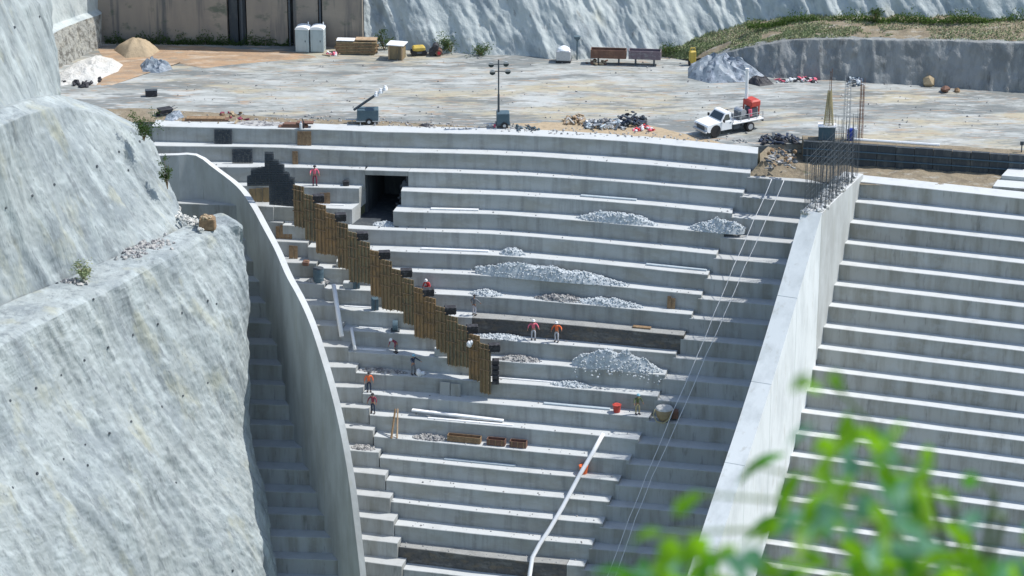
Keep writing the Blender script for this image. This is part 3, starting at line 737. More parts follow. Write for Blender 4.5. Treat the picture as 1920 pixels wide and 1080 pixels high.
# ------------------------------------------------------------------ distant ground
def sheet(name, pts, m, label, f=None):
    o = MB().add(pts, [tuple(range(len(pts)))]).build(name, m, None); return tag(o, label, None, kind='structure')
M['veg'] = mat('scrub_ground', [(.07, .10, .04), ((.16, .15, .08), 'noise', (.05, .05, .05), .45, .6, .8)])
sheet('ground', [(-3000, -3000, -62), (3000, -3000, -62), (3000, 5000, -62), (-3000, 5000, -62)], M['veg'], 'far valley ground')
xs = np.linspace(-260, 260, 60); ys_ = np.linspace(0, 1, 30)
G = np.zeros((30, 60, 3))
for r in range(30):
    for c in range(60):
        t = ys_[r]; x = xs[c]; G[r, c] = (x, 268+t*500, 14+t*90+6*math.sin(x*.03+t*5)*t)
tag(grid_mesh('hill', G, M['veg']), 'wooded hill rising behind the upper slopes', None, kind='structure')
# viewpoint hillside under the plant
G = np.zeros((30, 40, 3))
for r in range(30):
    for c in range(40):
        y = -14+r*1.0; x = -20+c*1.03
        z = HC-2.75-(max(0, y-5.5)**1.2)*1.6+.0*x
        G[r, c] = (x, y, z)
G[..., 2] += .12*fbm(G[..., 0]*.8, G[..., 1]*.8, oct=3, seed=8)
tag(grid_mesh('hillside', G, M['veg']), 'viewpoint hillside', None, kind='structure')
# ------------------------------------------------------------------ people
def skin_mesh(name, nodes, edges, m, parent, sub=1):
    me = bpy.data.meshes.new(name+'_rig'); me.from_pydata([n_[0] for n_ in nodes], edges, [])
    ob = bpy.data.objects.new(name+'_rig', me); C.objects.link(ob)
    md = ob.modifiers.new('s', 'SKIN'); md.use_smooth_shade = True
    for k, n_ in enumerate(nodes):
        me.skin_vertices[0].data[k].radius = (n_[1], n_[2] if len(n_) > 2 else n_[1]); me.skin_vertices[0].data[k].use_root = (k == 0)
    if sub: ob.modifiers.new('u', 'SUBSURF').levels = sub
    bpy.context.view_layer.update()
    dg = bpy.context.evaluated_depsgraph_get()
    out = bpy.data.meshes.new_from_object(ob.evaluated_get(dg)); bpy.data.objects.remove(ob); 
    out.name = name; out.materials.clear(); out.materials.append(m)
    o = bpy.data.objects.new(name, out); return link(o, parent)
def person(loc, rz, label, top, legs, helmet, pose='stand', arms=((.25, .1), (.25, .1)), boots='black', s=1.0):
    """faces local -y"""
    r = thing('person', loc, label, 'person', rz, 'construction workers on the steps')
    if pose == 'stand': hip, knee, lean, kf = .92, .49, .05, .0
    elif pose == 'bend': hip, knee, lean, kf = .86, .47, .95, .06
    else: hip, knee, lean, kf = .38, .46, .55, .30
    hip *= s; knee *= s
    V = lambda x, y, z: (x, y, z)
    sl_, cl = math.sin(lean), math.cos(lean)
    def up(x, h, f=0): return (x*s, -(h*sl_)*s-f*cl*s, hip+(h*cl-f*sl_)*s)
    pel = (0, 0, hip); che = up(0, .38); nec = up(0, .54); hea = up(0, .68, .03); crown = up(0, .80, .03)
    # legs
    lg = {}
    for q in (-1, 1):
        fx = .10*q*s
        kn = (fx+.03*q, -kf-(.06 if q > 0 else 0), knee); an = (fx+.03*q, .02 if q < 0 else -.02-.02, .08)
        if pose == 'crouch': kn = (fx+.08*q, -.34, .45*s); an = (fx+.05*q, -.08, .08)
        lg[q] = ((fx, 0, hip-.04), kn, an)
    ar = {}
    for k, q in enumerate((-1, 1)):
        sh = up(.19*q, .48); o_, f_ = arms[k]
        el = (sh[0]+q*(.05+o_*.28)*s, sh[1]-f_*.28*s, sh[2]-.27*s*max(.25, 1-o_*.6-f_*.5)); wr = (el[0]+q*o_*.12*s, el[1]-(f_*.5+.07)*s*.6, el[2]-.24*s*max(.1, 1-f_))
        ar[q] = (sh, el, wr)
    # body: head, neck, trunk, limbs, hands with fingers, one surface
    nd = [(pel, .11, .09), (up(0, .2), .10, .08), (che, .12, .085), (nec, .05), (up(0, .60, .01), .052), (hea, .082, .095), (crown, .055), (up(0, .66, .125), .018)]
    ed = [(0, 1), (1, 2), (2, 3), (3, 4), (4, 5), (5, 6), (5, 7)]
    for q in (-1, 1):
        b_ = len(nd); h_, k_, a_ = lg[q]; nd += [(h_, .075), (k_, .05), (a_, .038), ((a_[0], a_[1]-.13, .04), .035)]; ed += [(0, b_), (b_, b_+1), (b_+1, b_+2), (b_+2, b_+3)]
        b_ = len(nd); s_, e_, w_ = ar[q]; nd += [(s_, .05), (e_, .037), (w_, .027)]; ed += [(2, b_), (b_, b_+1), (b_+1, b_+2)]
        w = Vector(w_); d = (w-Vector(e_)).normalized(); pl = w+d*.075; nd.append((tuple(pl), .034, .018)); ed.append((b_+2, b_+3))
        side = d.cross(Vector((0, 1, .2))).normalized()
        for g, (off, ln) in enumerate(((-.030, .058), (-.010, .072), (.010, .068), (.029, .052))):
            a1 = pl+side*off+d*.03; a2 = a1+d*ln*.55+Vector((0, -.006, 0)); a3 = a2+d*ln*.45+Vector((0, -.016, 0))
            f0 = len(nd); nd += [(tuple(a1), .010), (tuple(a2), .009), (tuple(a3), .007)]; ed += [(b_+3, f0), (f0, f0+1), (f0+1, f0+2)]
        f0 = len(nd); t1 = w+d*.03-side*.035; t2 = t1+d*.04-side*.02; nd += [(tuple(t1), .011), (tuple(t2), .009)]; ed += [(b_+2, f0), (f0, f0+1)]
    skin_mesh('body', nd, ed, M['skin'], r)
    # jacket
    nd = [(up(0, -.03), .135, .11), (up(0, .2), .135, .105), (che, .155, .11), (up(0, .5), .09, .075)]; ed = [(0, 1), (1, 2), (2, 3)]
    for q in (-1, 1):
        b_ = len(nd); s_, e_, w_ = ar[q]; nd += [(s_, .070), (e_, .056), (w_, .045)]; ed += [(2, b_), (b_, b_+1), (b_+1, b_+2)]
    skin_mesh('jacket', nd, ed, M[top], r)
    nd = [((0, 0, hip+.02), .128, .11), ((0, 0, hip-.07), .11, .10)]; ed = [(0, 1)]
    for q in (-1, 1):
        b_ = len(nd); h_, k_, a_ = lg[q]; nd += [(((h_[0]), h_[1], h_[2]-.06), .092), (k_, .070), ((a_[0], a_[1], a_[2]+.03), .058)]; ed += [(1, b_), (b_, b_+1), (b_+1, b_+2)]
    skin_mesh('trousers', nd, ed, M[legs], r)
    for q in (-1, 1):
        a_ = lg[q][2]; MB().box((a_[0], a_[1]-.06, .05), (.10, .28, .10), bev=.03).build('boot', M[boots], r)
    # helmet: dome and brim
    mh = MB(); hv = Vector(hea)+Vector((0, -.01, .045)); T = Matrix.Translation(hv) @ Matrix.Rotation(min(lean, .5), 4, 'X')
    prof = [(.118, 0), (.116, .04), (.10, .085), (.065, .118), (.02, .13)]
    mh.tube([(0, 0, z) for _, z in prof], [r_ for r_, _ in prof], 14, M=T)
    mh.tube([(0, -.03, -.008), (0, -.03, .006)], [.15, .145], 14, M=T)
    if helmet: mh.build('helmet', M[helmet], r, smooth=True)
    else: mh.build('hair', M['black'], r, smooth=True)
    return r
person(on_step(10, 997, .55), .15, 'person in a pink shirt and pale helmet, left of the two side by side', 'pink', 'palecloth', 'helmet', arms=((.55, .2), (.3, .5)))
person(on_step(10, 1041, .5), -.3, 'person in an orange jacket and white helmet, right of the two side by side', 'orange', 'palecloth', 'helmet', arms=((.3, .2), (.7, .6)))
person(on_step(3, 587, .5), .3, 'person in a pink shirt standing high up just under the crest', 'pink', 'maroon', None, arms=((.5, .5), (.2, .2)))
person(on_step(8, 800, .7), -.6, 'person in red crouching at the top of the plywood shuttering', 'redcloth', 'redcloth', 'helmet', pose='crouch')
person(on_step(9, 886, .5), 2.6, 'person in dark grey clothes with pale trousers on the step above the shuttering', 'greycloth', 'palecloth', None, arms=((.4, .3), (.3, .2)))
person(on_step(13, 689, .45), .2, 'person in a bright orange jacket and dark trousers at the left end of the steps', 'orange', 'navy', None, arms=((.3, .2), (.2, .1)))
person(on_step(14, 697, .4), -.2, 'person in maroon with dark hair, one step below the one in bright orange', 'maroon', 'navy', None, arms=((.35, .2), (.2, .2)))
person(on_step(12, 772, .45), .6, 'person in dark blue clothes and pale blue helmet near the foot of the shuttering', 'navy', 'greycloth', 'helmetblue', arms=((.3, .8), (.3, .8)))
person(on_step(11, 741, .4), -.8, 'person in a white helmet bending down in the shade left of the shuttering', 'maroon', 'greycloth', 'helmet', pose='bend')
person(on_step(13, 1193, .45), .5, 'person in olive with a light blue helmet near the right end of a step', 'olive', 'khaki', 'helmetblue', arms=((.5, .3), (.2, .3)))

# ------------------------------------------------------------------ shuttering
fw = thing('plywood_shuttering', (0, 0, 0), 'long stepped wall of brown plywood shuttering running down across the steps', 'formwork')
fA, fB = P(551, 408, zC(4)-.1), P(922, 724, -15.75)
fxs = [551+k*(920-551)/18 for k in range(19)]
def fpt(px):                                 # point of the wall line seen at column px, at tread height
    lo_, hi_ = 0.0, 1.0
    for _ in range(40):
        m_ = (lo_+hi_)/2; q = fA.lerp(fB, m_)
        if PIX(q)[0] < px: lo_ = m_
        else: hi_ = m_
    return fA.lerp(fB, lo_)
fdir = (fB-fA); fdir.z = 0; fdir.normalize(); fn = Vector((fdir.y, -fdir.x, 0))
if fn.y > 0: fn = -fn
topz = lambda q: q.z+3.05
for k in range(18):
    p, q = fpt(fxs[k]), fpt(fxs[k+1]); zt = topz(p)-.25; zb = q.z-.1-.35*(k % 3)
    mbp = MB(); t_ = -fn*.05
    mbp.prism([(p.x, p.y), (q.x-fdir.x*.02, q.y-fdir.y*.02), (q.x+t_.x, q.y+t_.y), (p.x+t_.x, p.y+t_.y)], zb, zt)
    pan = mbp.build('plywood_panel', M[('ply', 'ply_orange', 'ply_olive')[(k*2+k//3) % 3]], fw)
    nst = 3
    for j in range(nst):
        c_ = p.lerp(q, (j+.5)/nst)+fn*(.05+.002*j)
        MB().box((c_.x, c_.y, (zt+zb)/2-.02), (.07, .09, zt-zb+.06)).build('stud', M['timber'], pan)
    for h in (.35, 1.25, 2.15):
        a0_ = Vector((p.x, p.y, zt-h))+fn*.13; b0_ = Vector((q.x, q.y, zt-h))+fn*.13
        MB().tube([a0_, b0_], .045, 4).build('waling', M['timber'], pan)
    # dark steel form boxes stepping along the top
    c_ = Vector((q.x, q.y, zt))-fn*.3+Vector((.12, .05, -.28+rnd.uniform(-.05, .05)))
    T = Matrix.Translation(c_) @ Matrix.Rotation(.1, 4, 'Z')
    fb = MB().box((0, 0, 0), (.92, .6, .62), M=T, bev=.05)
    for j in (-1, 0, 1): fb.box((.3*j, -.32, 0), (.05, .06, .64), M=T)
    fb.box((0, -.322, .12), (.94, .05, .05), M=T)
    if k % 2: fb.build('form_box', M['black'], fw)
eb = MB(); q = fpt(921)
for j in range(5):
    eb.box((q.x+.35, q.y+.2, q.z+.3+j*.42), (.55, .6, .36), bev=.04)
eb.build('end_form', M['black'], fw)

# reinforcement curtain at the head of the shuttering
rm = thing('rebar_mat', (0, 0, 0), 'dark dense reinforcement mesh standing above the head of the plywood shuttering', 'rebar')
Yr = P(540, 400, zC(4)).y-.1
outl = [(496, 286), (513, 286), (514, 299), (523, 301), (524, 307), (533, 309), (534, 322), (543, 324), (544, 332), (553, 334), (553, 388), (505, 384), (504, 349), (463, 349), (463, 331), (470, 329), (471, 317), (496, 313)]
def inside(x, y, poly):
    c_ = False
    for k in range(len(poly)):
        x1, y1 = poly[k]; x2, y2 = poly[k-1]
        if (y1 > y) != (y2 > y) and x < (x2-x1)*(y-y1)/(y2-y1)+x1: c_ = not c_
    return c_
mb = MB()
for lay in (0, .35):
    x = 464+lay*4
    while x < 556:
        seg = None; y = 284
        while y < 396:
            if inside(x, y, outl):
                seg = (seg[0], y) if seg else (y, y)
            y += 1
        if seg and seg[1]-seg[0] > 4: mb.tube([PY(x, seg[0]-2, Yr+lay), PY(x+rnd.uniform(-.6, .6), seg[1], Yr+lay)], .022, 4)
        x += 2.6
mb.build('vertical_bars', M['steel'], rm)
mb = MB()
for lay in (0, .35):
    y = 288
    while y < 394:
        run = None; x = 460
        while x < 560:
            if inside(x, y, outl): run = (run[0], x) if run else (x, x)
            x += 1
        if run and run[1]-run[0] > 3: mb.tube([PY(run[0], y, Yr+lay-.03), PY(run[1], y, Yr+lay-.03)], .022, 4)
        y += 3.4
mb.build('horizontal_bars', M['steel'], rm)
oc = [PY(x, y, Yr+.6) for x, y in outl]
nn4 = len(oc)
MB().add([tuple(p) for p in oc]+[(p.x, p.y+.06, p.z) for p in oc], [tuple(range(nn4)), tuple(range(2*nn4-1, nn4-1, -1))]+[(k, nn4+k, nn4+(k+1) % nn4, (k+1) % nn4) for k in range(nn4)]).build('dark_netting', M['netting'], rm)

# flat things leaning against the risers
def riser_panel(name, i, x0, x1, h, m, label, cat, group=None, bars=False, lean=.12, bay='C', planks=0):
    e = edgeC if bay == 'C' else edgeL
    a_, b_ = e(i, x0), e(i, x1)
    back = (edgeC(i-1, (x0+x1)/2) if bay == 'C' else edgeL(i-1, (x0+x1)/2)).y
    yy = min(back-.16, (a_.y+b_.y)/2+1.0)
    c_ = Vector(((a_.x+b_.x)/2, yy-lean, a_.z+.002)); wd = abs(b_.x-a_.x)
    rz = math.atan2(b_.y-a_.y, b_.x-a_.x)
    o = thing(name, c_, label, cat, rz, group)
    T = Matrix.Rotation(-math.atan2(lean, h), 4, 'X')
    if bars:
        v_ = MB(); n_ = max(4, int(wd/.13))
        for k in range(n_+1): v_.tube([(-wd/2+wd*k/n_, 0, 0), (-wd/2+wd*k/n_, 0, h)], .02, 4, M=T)
        v_.build('vertical_bars', M['steel'], o)
        v_ = MB(); n_ = int(h/.13)
        for k in range(n_+1): v_.tube([(-wd/2, -.03, .02+(h-.04)*k/n_), (wd/2, -.03, .02+(h-.04)*k/n_)], .02, 4, M=T)
        v_.build('horizontal_bars', M['steel'], o)
        MB().box((0, .07, h/2), (wd*.96, .03, h*.94), M=T).build('sheet', m, o)
    else:
        n_ = planks or 3
        for k in range(n_):
            w_ = wd/n_; hh = h*rnd.uniform(.86, 1.02)
            MB().box((-wd/2+w_*(k+.5), 0, hh/2), (w_*.93, .04, hh), M=T @ Matrix.Rotation(rnd.uniform(-.03, .03), 4, 'Y')).build('plank', m, o)
    return o
riser_panel('mesh_panel', 1, 401, 434, 1.25, M['netting'], 'dark mesh panel standing against the topmost riser, near the left end of the crest', 'mesh panel', 'dark mesh panels', True)
riser_panel('mesh_panel', 2, 434, 472, 1.25, M['netting'], 'dark mesh panel one step lower and slightly right of the other', 'mesh panel', 'dark mesh panels', True)
BG = 'upright boards leaning on risers'
riser_panel('boards', 1, 556, 583, 1.25, M['timber'], 'brown upright boards against the topmost riser, above the pink shirted person', 'boards', BG, planks=3)
riser_panel('boards', 2, 547, 558, 1.2, M['timber'], 'narrow brown board one step below the topmost boards', 'boards', BG, planks=1)
riser_panel('boards', 4, 466, 504, 1.3, M['ply'], 'dark brown plywood beside the curved wall, below the reinforcement mesh', 'boards', BG, planks=3)
riser_panel('boards', 6, 516, 547, 1.15, M['timber'], 'brown boards on the step beside the curved wall, with a gap between them', 'boards', BG, planks=4, bay='L')
riser_panel('boards', 7, 540, 557, 1.2, M['timber'], 'single brown board panel on the step beside the curved wall, lower one', 'boards', BG, planks=2, bay='L')
riser_panel('boards', 4, 598, 618, 1.0, M['timber'], 'short brown boards behind the top of the shuttering', 'boards', BG, planks=3)
riser_panel('boards', 8, 1251, 1267, 1.0, M['timber'], 'small brown boards near the right end of a middle step', 'boards', BG, planks=2)
riser_panel('boards', 13, 823, 864, 1.15, M['step_old'], 'greyish brown sheet against the riser below the foot of the shuttering', 'boards', BG, planks=2)

# boards and pipes lying on treads
LG = 'long boards lying on the steps'
def lying(i, x0, x1, m, label, y_off=.35, th=.12, wd=.28, up0=0, end_up=0, name='board', cat='board', group=LG, bay='C'):
    e = {'C': edgeC, 'L': edgeL, 'R': edgeR}[bay]
    a_, b_ = e(i, x0)+DN*y_off, e(i, x1)+DN*y_off
    a_.z += th/2+up0+.005; b_.z += th/2+end_up+.005
    c_ = (a_+b_)/2; d = b_-a_; o = tag(bpy.data.objects.new(name, None), None, None)
    rz = math.atan2(d.y, d.x); el = math.atan2(d.z, math.hypot(d.x, d.y))
    bpy.data.objects.remove(o)
    T = Matrix.Rotation(-el, 4, 'Y'); L_ = d.length
    mb = MB().box((0, 0, 0), (L_, wd, th), M=T, bev=.02)
    ob = mb.build(name, m, None); ob.location = c_; ob.rotation_euler = (0, 0, rz)
    return tag(ob, label, cat, group)
lying(4, 803, 893, M['board'], 'white board right of the dark opening', .75)
lying(6, 785, 912, M['board'], 'white board on the step above the small gravel heap, to its left', .75)
lying(3, 1085, 1190, M['bluegrey'], 'blue grey board high above the first gravel heap', .8)
lying(6, 1208, 1322, M['bluegrey'], 'pale board near the right end of the step above the long gravel bank', .8)
lying(14, 768, 940, M['board'], 'long white plank tilted at one end, above the brown boxes', .7, .14, .35, .35, .1)
lying(14, 800, 960, M['board'], 'thin white plank just in front of the tilted one', .35, .06, .25)
lying(16, 828, 962, M['bluegrey'], 'blue grey board below the brown boxes', .85)
lying(13, 1015, 1140, M['bluegrey'], 'blue grey board left of the red bucket', .8)
lying(12, 905, 1040, M['board'], 'thin pale board on the step beside the foot of the shuttering', .9, .06, .2)
lying(9, 1183, 1217, M['timber'], 'short brown plank right of the flat gravel', .75, .12, .4)
lying(11, 665, 720, M['board'], 'short pale board beside the short white pipe', .6, .08, .3)
BX = 'brown boxes in a row on one step'
for k, (x0, x1, lab) in enumerate(((836, 898, 'longest brown wooden box, leftmost of the row'), (910, 944, 'short brown box in the middle of the row'), (953, 984, 'short brown box at the right end of the row'))):
    a_, b_ = on_step(15, x0, .65), on_step(15, x1, .65); c_ = (a_+b_)/2; L_ = (b_-a_).length
    t = thing('wooden_box', c_, lab, 'box', math.atan2((b_-a_).y, (b_-a_).x), BX)
    bb = MB()
    for sx in (-1, 1): bb.box((sx*(L_/2-.02), 0, .26), (.04, .52, .5))
    for sy in (-1, 1): bb.box((0, sy*.26, .26), (L_, .04, .5))
    bb.box((0, 0, .03), (L_-.08, .48, .04)); bb.build('crate', M['rust' if k else 'timber'], t)
    bb = MB()
    for sx in (-.5, 0, .5): bb.box((sx*L_*.7, -.295, .26), (.07, .03, .52))
    bb.build('batten', M['timber'], t)
rb2 = random.Random(3)
for k, (i_, x_, w_, h_, m_, lab) in enumerate(((6, 610, .9, .7, 'step', 'squarish concrete block in the shade, uppermost beside the shuttering'), (7, 640, 1.1, .55, 'step_old', 'pale concrete block in the shade beside a plywood foot'),
        (8, 655, 1.3, .5, 'step', 'wide concrete block in the shade, above the reel machine'), (10, 800, 1.5, .55, 'step_old', 'wide concrete block behind the bending person'), (11, 830, 1.6, .6, 'step', 'long concrete block left of the foot of the shuttering'),
        (5, 560, .8, .5, 'timber', 'brown timber block between the curved wall and the shuttering'), (7, 570, .5, .35, 'rust', 'small rusty box beside the curved wall'))):
    t = thing('block', on_step(i_, x_, .55), lab, 'block', rb2.uniform(-.1, .1), 'loose blocks beside the shuttering')
    MB().box((0, 0, h_/2), (w_, .6, h_), bev=.05).build('body', M[m_], t)
    MB().box((w_*.2, -.1, h_+.03), (w_*.5, .12, .06)).build('lath', M['timber'], t)
for k, (i_, x0, x1, lab) in enumerate(((9, 640, 690, 'thin pale lath left of the reel machine'), (10, 668, 712, 'thin pale lath one step below the other'), (4, 585, 640, 'pale lath above the head of the shuttering'), (5, 520, 556, 'pale lath beside the curved wall, high up'))):
    lying(i_, x0, x1, M['board'], lab, .8, .05, .15)
# timber posts leaning across two steps
t = thing('timber_posts', on_step(15, 735, .2), 'pair of weathered timber posts leaning across two steps below the workers in orange and maroon', 'posts', 0)
for dx, dx2, r_ in ((0, .1, .09), (.45, .28, .07)):
    MB().tube([(dx-.1, -.25, 0), (dx2+.1, 1.05, 1.95)], [r_, r_*.9], 8).build('post', M['timber' if dx == 0 else 'paleply'], t)

# pipes
def pipe(name, pts, r, label, cat, m='board', group=None):
    o = MB().tube(pts, r, 10).build(name, M[m], None, smooth=True); return tag(o, label, cat, group)
def surf(x, y, hgt=0.0):      # point on the stepped surface plane of the central chute seen at a pixel
    for i in range(0, 26):
        if spline(CE[i], x) >= y: break
    y1 = spline(CE[i], x); y0_ = spline(CE[i-1], x) if i else y1-38
    f = (y-y0_)/(y1-y0_); z = zC(i-1)*(1-f)+zC(i)*f
    return P(x, y, z)+Vector((0, -.05, hgt))
pg = 'white pipes lying down the steps'
pp = [surf(1131, 815, .12), surf(1112, 850, .12), surf(1088, 890, .1), surf(1055, 952, .1), surf(1030, 995, .12), surf(1012, 1022, .12), surf(998, 1046, .05), surf(993, 1080, .1), surf(991, 1115, .1)]
pipe('pipe', pp, .17, 'long white pipe running down the lower right steps', 'pipe', 'white', pg)
pipe('pipe', [surf(626, 540, .3), surf(641, 638, .35)], .19, 'white pipe lying down the steps beside the curved wall', 'pipe', 'white', pg)
pipe('pipe', [surf(659, 619, .2), surf(666, 660, .2)], .13, 'short white pipe just below the one beside the curved wall', 'pipe', 'white', pg)
cg = 'pairs of pale cables over the steps'
def cable(pts, label):
    q = []
    for k in range(len(pts)-1):
        for t in range(8):
            f = t/8; q.append(pts[k].lerp(pts[k+1], f)-Vector((0, 0, .12*math.sin(f*math.pi))))
    q.append(pts[-1]); pipe('cable', q, .028, label, 'cable', 'rope', cg)
def stripP(x, y, h=.9):
    zz = None
    for i in range(1, 26):
        ye = CE[i][-1][1]+7+.088*(x-CE[i][-1][0]+3)
        if ye >= y: break
    f = 1-(ye-y)/40.0; return P(x, y, -RISE*(i-1+f)-.3+h)
cable([stripP(1447, 336), stripP(1412, 415), stripP(1375, 500), stripP(1340, 585), stripP(1308, 665), stripP(1262, 770), stripP(1211, 893), stripP(1180, 970), stripP(1137, 1085)], 'pale cable strung down beside the right end of the steps, left one of the pair')
cable([stripP(1470, 338), stripP(1435, 415), stripP(1396, 500), stripP(1360, 585), stripP(1324, 665), stripP(1275, 780), stripP(1222, 895), stripP(1192, 970), stripP(1152, 1085)], 'pale cable strung down beside the right end of the steps, right one of the pair')

# gravel heaps
GG = 'heaps of crushed stone on the steps'
def heap(name, i, x0, x1, hgt, label, m='gravel', n=260, depth=.55, rs=(.035, .12), group=GG, cat='gravel heap', peak=.5, spill=0.0, bay='C', cen=.55):
    e = {'C': edgeC, 'L': edgeL, 'R': edgeR}[bay]
    a_, b_ = e(i, x0)+DN*cen, e(i, x1)+DN*cen; c_ = (a_+b_)/2
    L_ = (b_-a_).length/2; ux = (b_-a_).normalized(); uy = Vector((-ux.y, ux.x, 0))
    mb = MB(); nu, nv = 30, 10; vs = []; fs = []
    def H(u, v):   # u,v in -1..1
        sh = max(0, 1-abs((u-(peak*2-1))/(1+abs(peak*2-1)))**1.7)
        hh = hgt*sh*max(0, 1-max(0, -v)**1.6)*(1 if v < 0 else 1-.35*v)
        return hh*(1+.25*float(vnoise(np.array([u*5.0+x0]), np.array([v*2.0]))))
    for r_ in range(nv+1):
        for q in range(nu+1):
            u = -1+2*q/nu; v = -1+2*r_/nv
            lim = math.sqrt(max(0.0, 1-u*u))
            p = c_+ux*(u*L_)+uy*(v*depth*(lim*.85+.15)); p.z += H(u, v)-.02
            vs.append(p)
    for r_ in range(nv):
        for q in range(nu): fs.append((r_*(nu+1)+q, r_*(nu+1)+q+1, (r_+1)*(nu+1)+q+1, (r_+1)*(nu+1)+q))
    mb.add(vs, fs)
    for k in range(n):
        u = rnd.uniform(-1, 1); v = rnd.uniform(-1, .8); lim = math.sqrt(max(0.0, 1-u*u))*.85+.15
        if abs(u) > .85 and rnd.random() < .4: u *= rnd.uniform(.7, 1.08)
        p = c_+ux*(u*L_)+uy*(v*depth*lim); p.z += max(0, H(max(-1, min(1, u)), v))+.01
        if spill and v < -.3 and rnd.random() < .6:
            p = p-uy*rnd.uniform(0, .9)*spill; p.z -= rnd.uniform(0, 1.1)*spill
        mb.rock(p, rnd.uniform(*rs))
    o = mb.build(name, M[m], None); return tag(o, label, cat, group)
heap('gravel_heap', 4, 1077, 1232, .85, 'rounded gravel heap highest up, below the blue grey board', depth=.5)
heap('gravel_heap', 4, 1290, 1395, 1.0, 'pointed gravel heap at the right end of the upper steps', depth=.6, peak=.6)
heap('gravel_heap', 6, 934, 982, .6, 'small conical gravel heap right of a white board', n=90, depth=.4)
heap('gravel_heap', 7, 888, 1178, 1.05, 'longest gravel bank, in the middle of the steps', n=520, depth=.6, peak=.42)
heap('gravel_heap', 8, 878, 938, .35, 'low scatter of gravel left below the longest bank', n=100, depth=.45)
heap('gravel_heap', 8, 1000, 1100, .42, 'low brownish heap in front of a dark hollow', 'rubble', n=160, depth=.45)
heap('gravel_heap', 8, 1070, 1205, .5, 'flat gravel band right of the low brownish heap', n=220, depth=.45)
heap('gravel_heap', 11, 1070, 1240, 1.5, 'big pale gravel heap spilling over a step, lower right', n=700, depth=.6, peak=.45, spill=.8)
heap('rubble_scatter', 11, 930, 1012, .3, 'pinkish rubble just right of the foot of the shuttering', 'rubble', n=140, depth=.45, cat='rubble')
heap('rubble_scatter', 12, 1028, 1108, .3, 'low stones on the step under the two standing people', n=130, depth=.4, cat='rubble')
heap('rubble_scatter', 15, 770, 836, .3, 'pinkish rubble left of the brown boxes', 'rubble', n=110, depth=.4, cat='rubble')
heap('rubble_scatter', 10, 895, 985, .22, 'pale rubble strip left of the two standing people', n=160, depth=.5, cat='rubble')
heap('rubble_scatter', 12, 668, 760, .2, 'grey rubble left of the person in dark blue', 'rubble', n=110, depth=.4, cat='rubble')
heap('rubble_scatter', 8, 572, 612, .35, 'grey rubble around the barrel beside the curved wall', 'rubble', n=80, depth=.45, bay='L', cat='rubble')
heap('rubble_scatter', 16, 655, 700, .25, 'grey rubble on a lower step beside the curved wall', 'rubble', n=50, depth=.4, bay='L', cat='rubble')
heap('rubble_scatter', 5, 690, 738, .2, 'pale rubble on the floor of the dark opening', n=90, depth=.6, cat='rubble', cen=1.2)

# small things on the steps
def bucket(i, x, m, label, s=1.0, cat='bucket', name='bucket', back=.5, bay='C'):
    t = thing(name, on_step(i, x, back, bay), label, cat)
    MB().tube([(0, 0, 0), (0, 0, .03), (0, 0, .36*s), (0, 0, .40*s)], [.15*s, .16*s, .21*s, .22*s], 14).build('pail', M[m], t, smooth=False)
    MB().tube([(-.21*s, 0, .38*s), (-.12*s, 0, .52*s), (0, 0, .57*s), (.12*s, 0, .52*s), (.21*s, 0, .38*s)], .012, 6).build('handle', M['steel'], t)
    return t
bucket(13, 1154, 'red', 'red bucket at the right end of a blue grey board', 1.6)
bucket(16, 1090, 'orange', 'orange red bucket against the long white pipe', 1.7, back=.8)
t = thing('barrel', on_step(8, 594, .5, 'L'), 'grey blue barrel beside the curved wall', 'barrel')
MB().tube([(0, 0, 0), (0, 0, .02), (0, 0, .35), (0, 0, .38), (0, 0, .41), (0, 0, .78), (0, 0, .81), (0, 0, 1.15)], [.38, .42, .42, .44, .42, .42, .44, .42], 18).build('drum', M['bluesteel'], t)
MB().tube([(0, 0, 1.15), (0, 0, 1.18)], [.43, .43], 18).build('lid', M['steel'], t)
t = thing('concrete_skip', on_step(13, 1243, .45, 'R'), 'tan rounded concrete skip with a loop of hose, at the head of the shaded bay', 'skip')
MB().tube([(0, 0, .02), (0, 0, .3), (0, 0, .8), (0, 0, 1.0)], [.30, .55, .68, .66], 16).build('hopper', M['tan'], t, smooth=False)
MB().tube([(0, 0, 1.0), (0, 0, 1.12)], [.70, .62], 16).build('rim', M['sheet'], t)
MB().tube([(-.7, -.1, 1.0), (-.85, -.3, .6), (-.6, -.55, .15), (-.1, -.66, .05), (.3, -.6, .3), (.6, -.4, .9)], .05, 8).build('hose', M['khaki'], t, smooth=True)
MB().box((.85, .1, .5), (.5, .5, .7), bev=.05).build('feed_box', M['rust'], t)
t = thing('generator', on_step(10, 700, .4), 'small dark hose reel machine in the shade left of the shuttering', 'machine')
t.location = on_step(10, 738, .5)
MB().tube([(-.2, 0, .45), (.2, 0, .45)], .42, 16).build('reel', M['bluesteel'], t)
MB().box((0, 0, .06), (.7, .7, .1)).build('base', M['steel'], t)
for x_, i_, lab in ((665, 9, 'upper dark steel form box in the shade left of the shuttering'), (700, 9, 'lower right dark steel form box in the shade left of the shuttering')):
    t = thing('form_box', on_step(i_-1 if x_ == 665 else 9, x_, .45), lab, 'form box', .2, 'loose form boxes')
    MB().box((0, 0, .5), (.55, .5, 1.0), bev=.05).build('shell', M['bluesteel'], t)
    MB().box((0, -.27, .5), (.08, .05, .9)).build('rib', M['steel'], t)
t = thing('cement_bag', on_step(11, 884, .2), 'pale bag caught high on the foot of the shuttering', 'bag')
t.location = fpt(884)+fn*.3+Vector((0, 0, 2.2))
MB().rock((0, 0, 0), .33).rock((.15, 0, .15), .22).build('sack', M['board'], t, smooth=True)
bg_ = thing('cement_bag', on_step(12, 783, .35), 'pale bag on the step at the feet of the person in dark blue', 'bag')
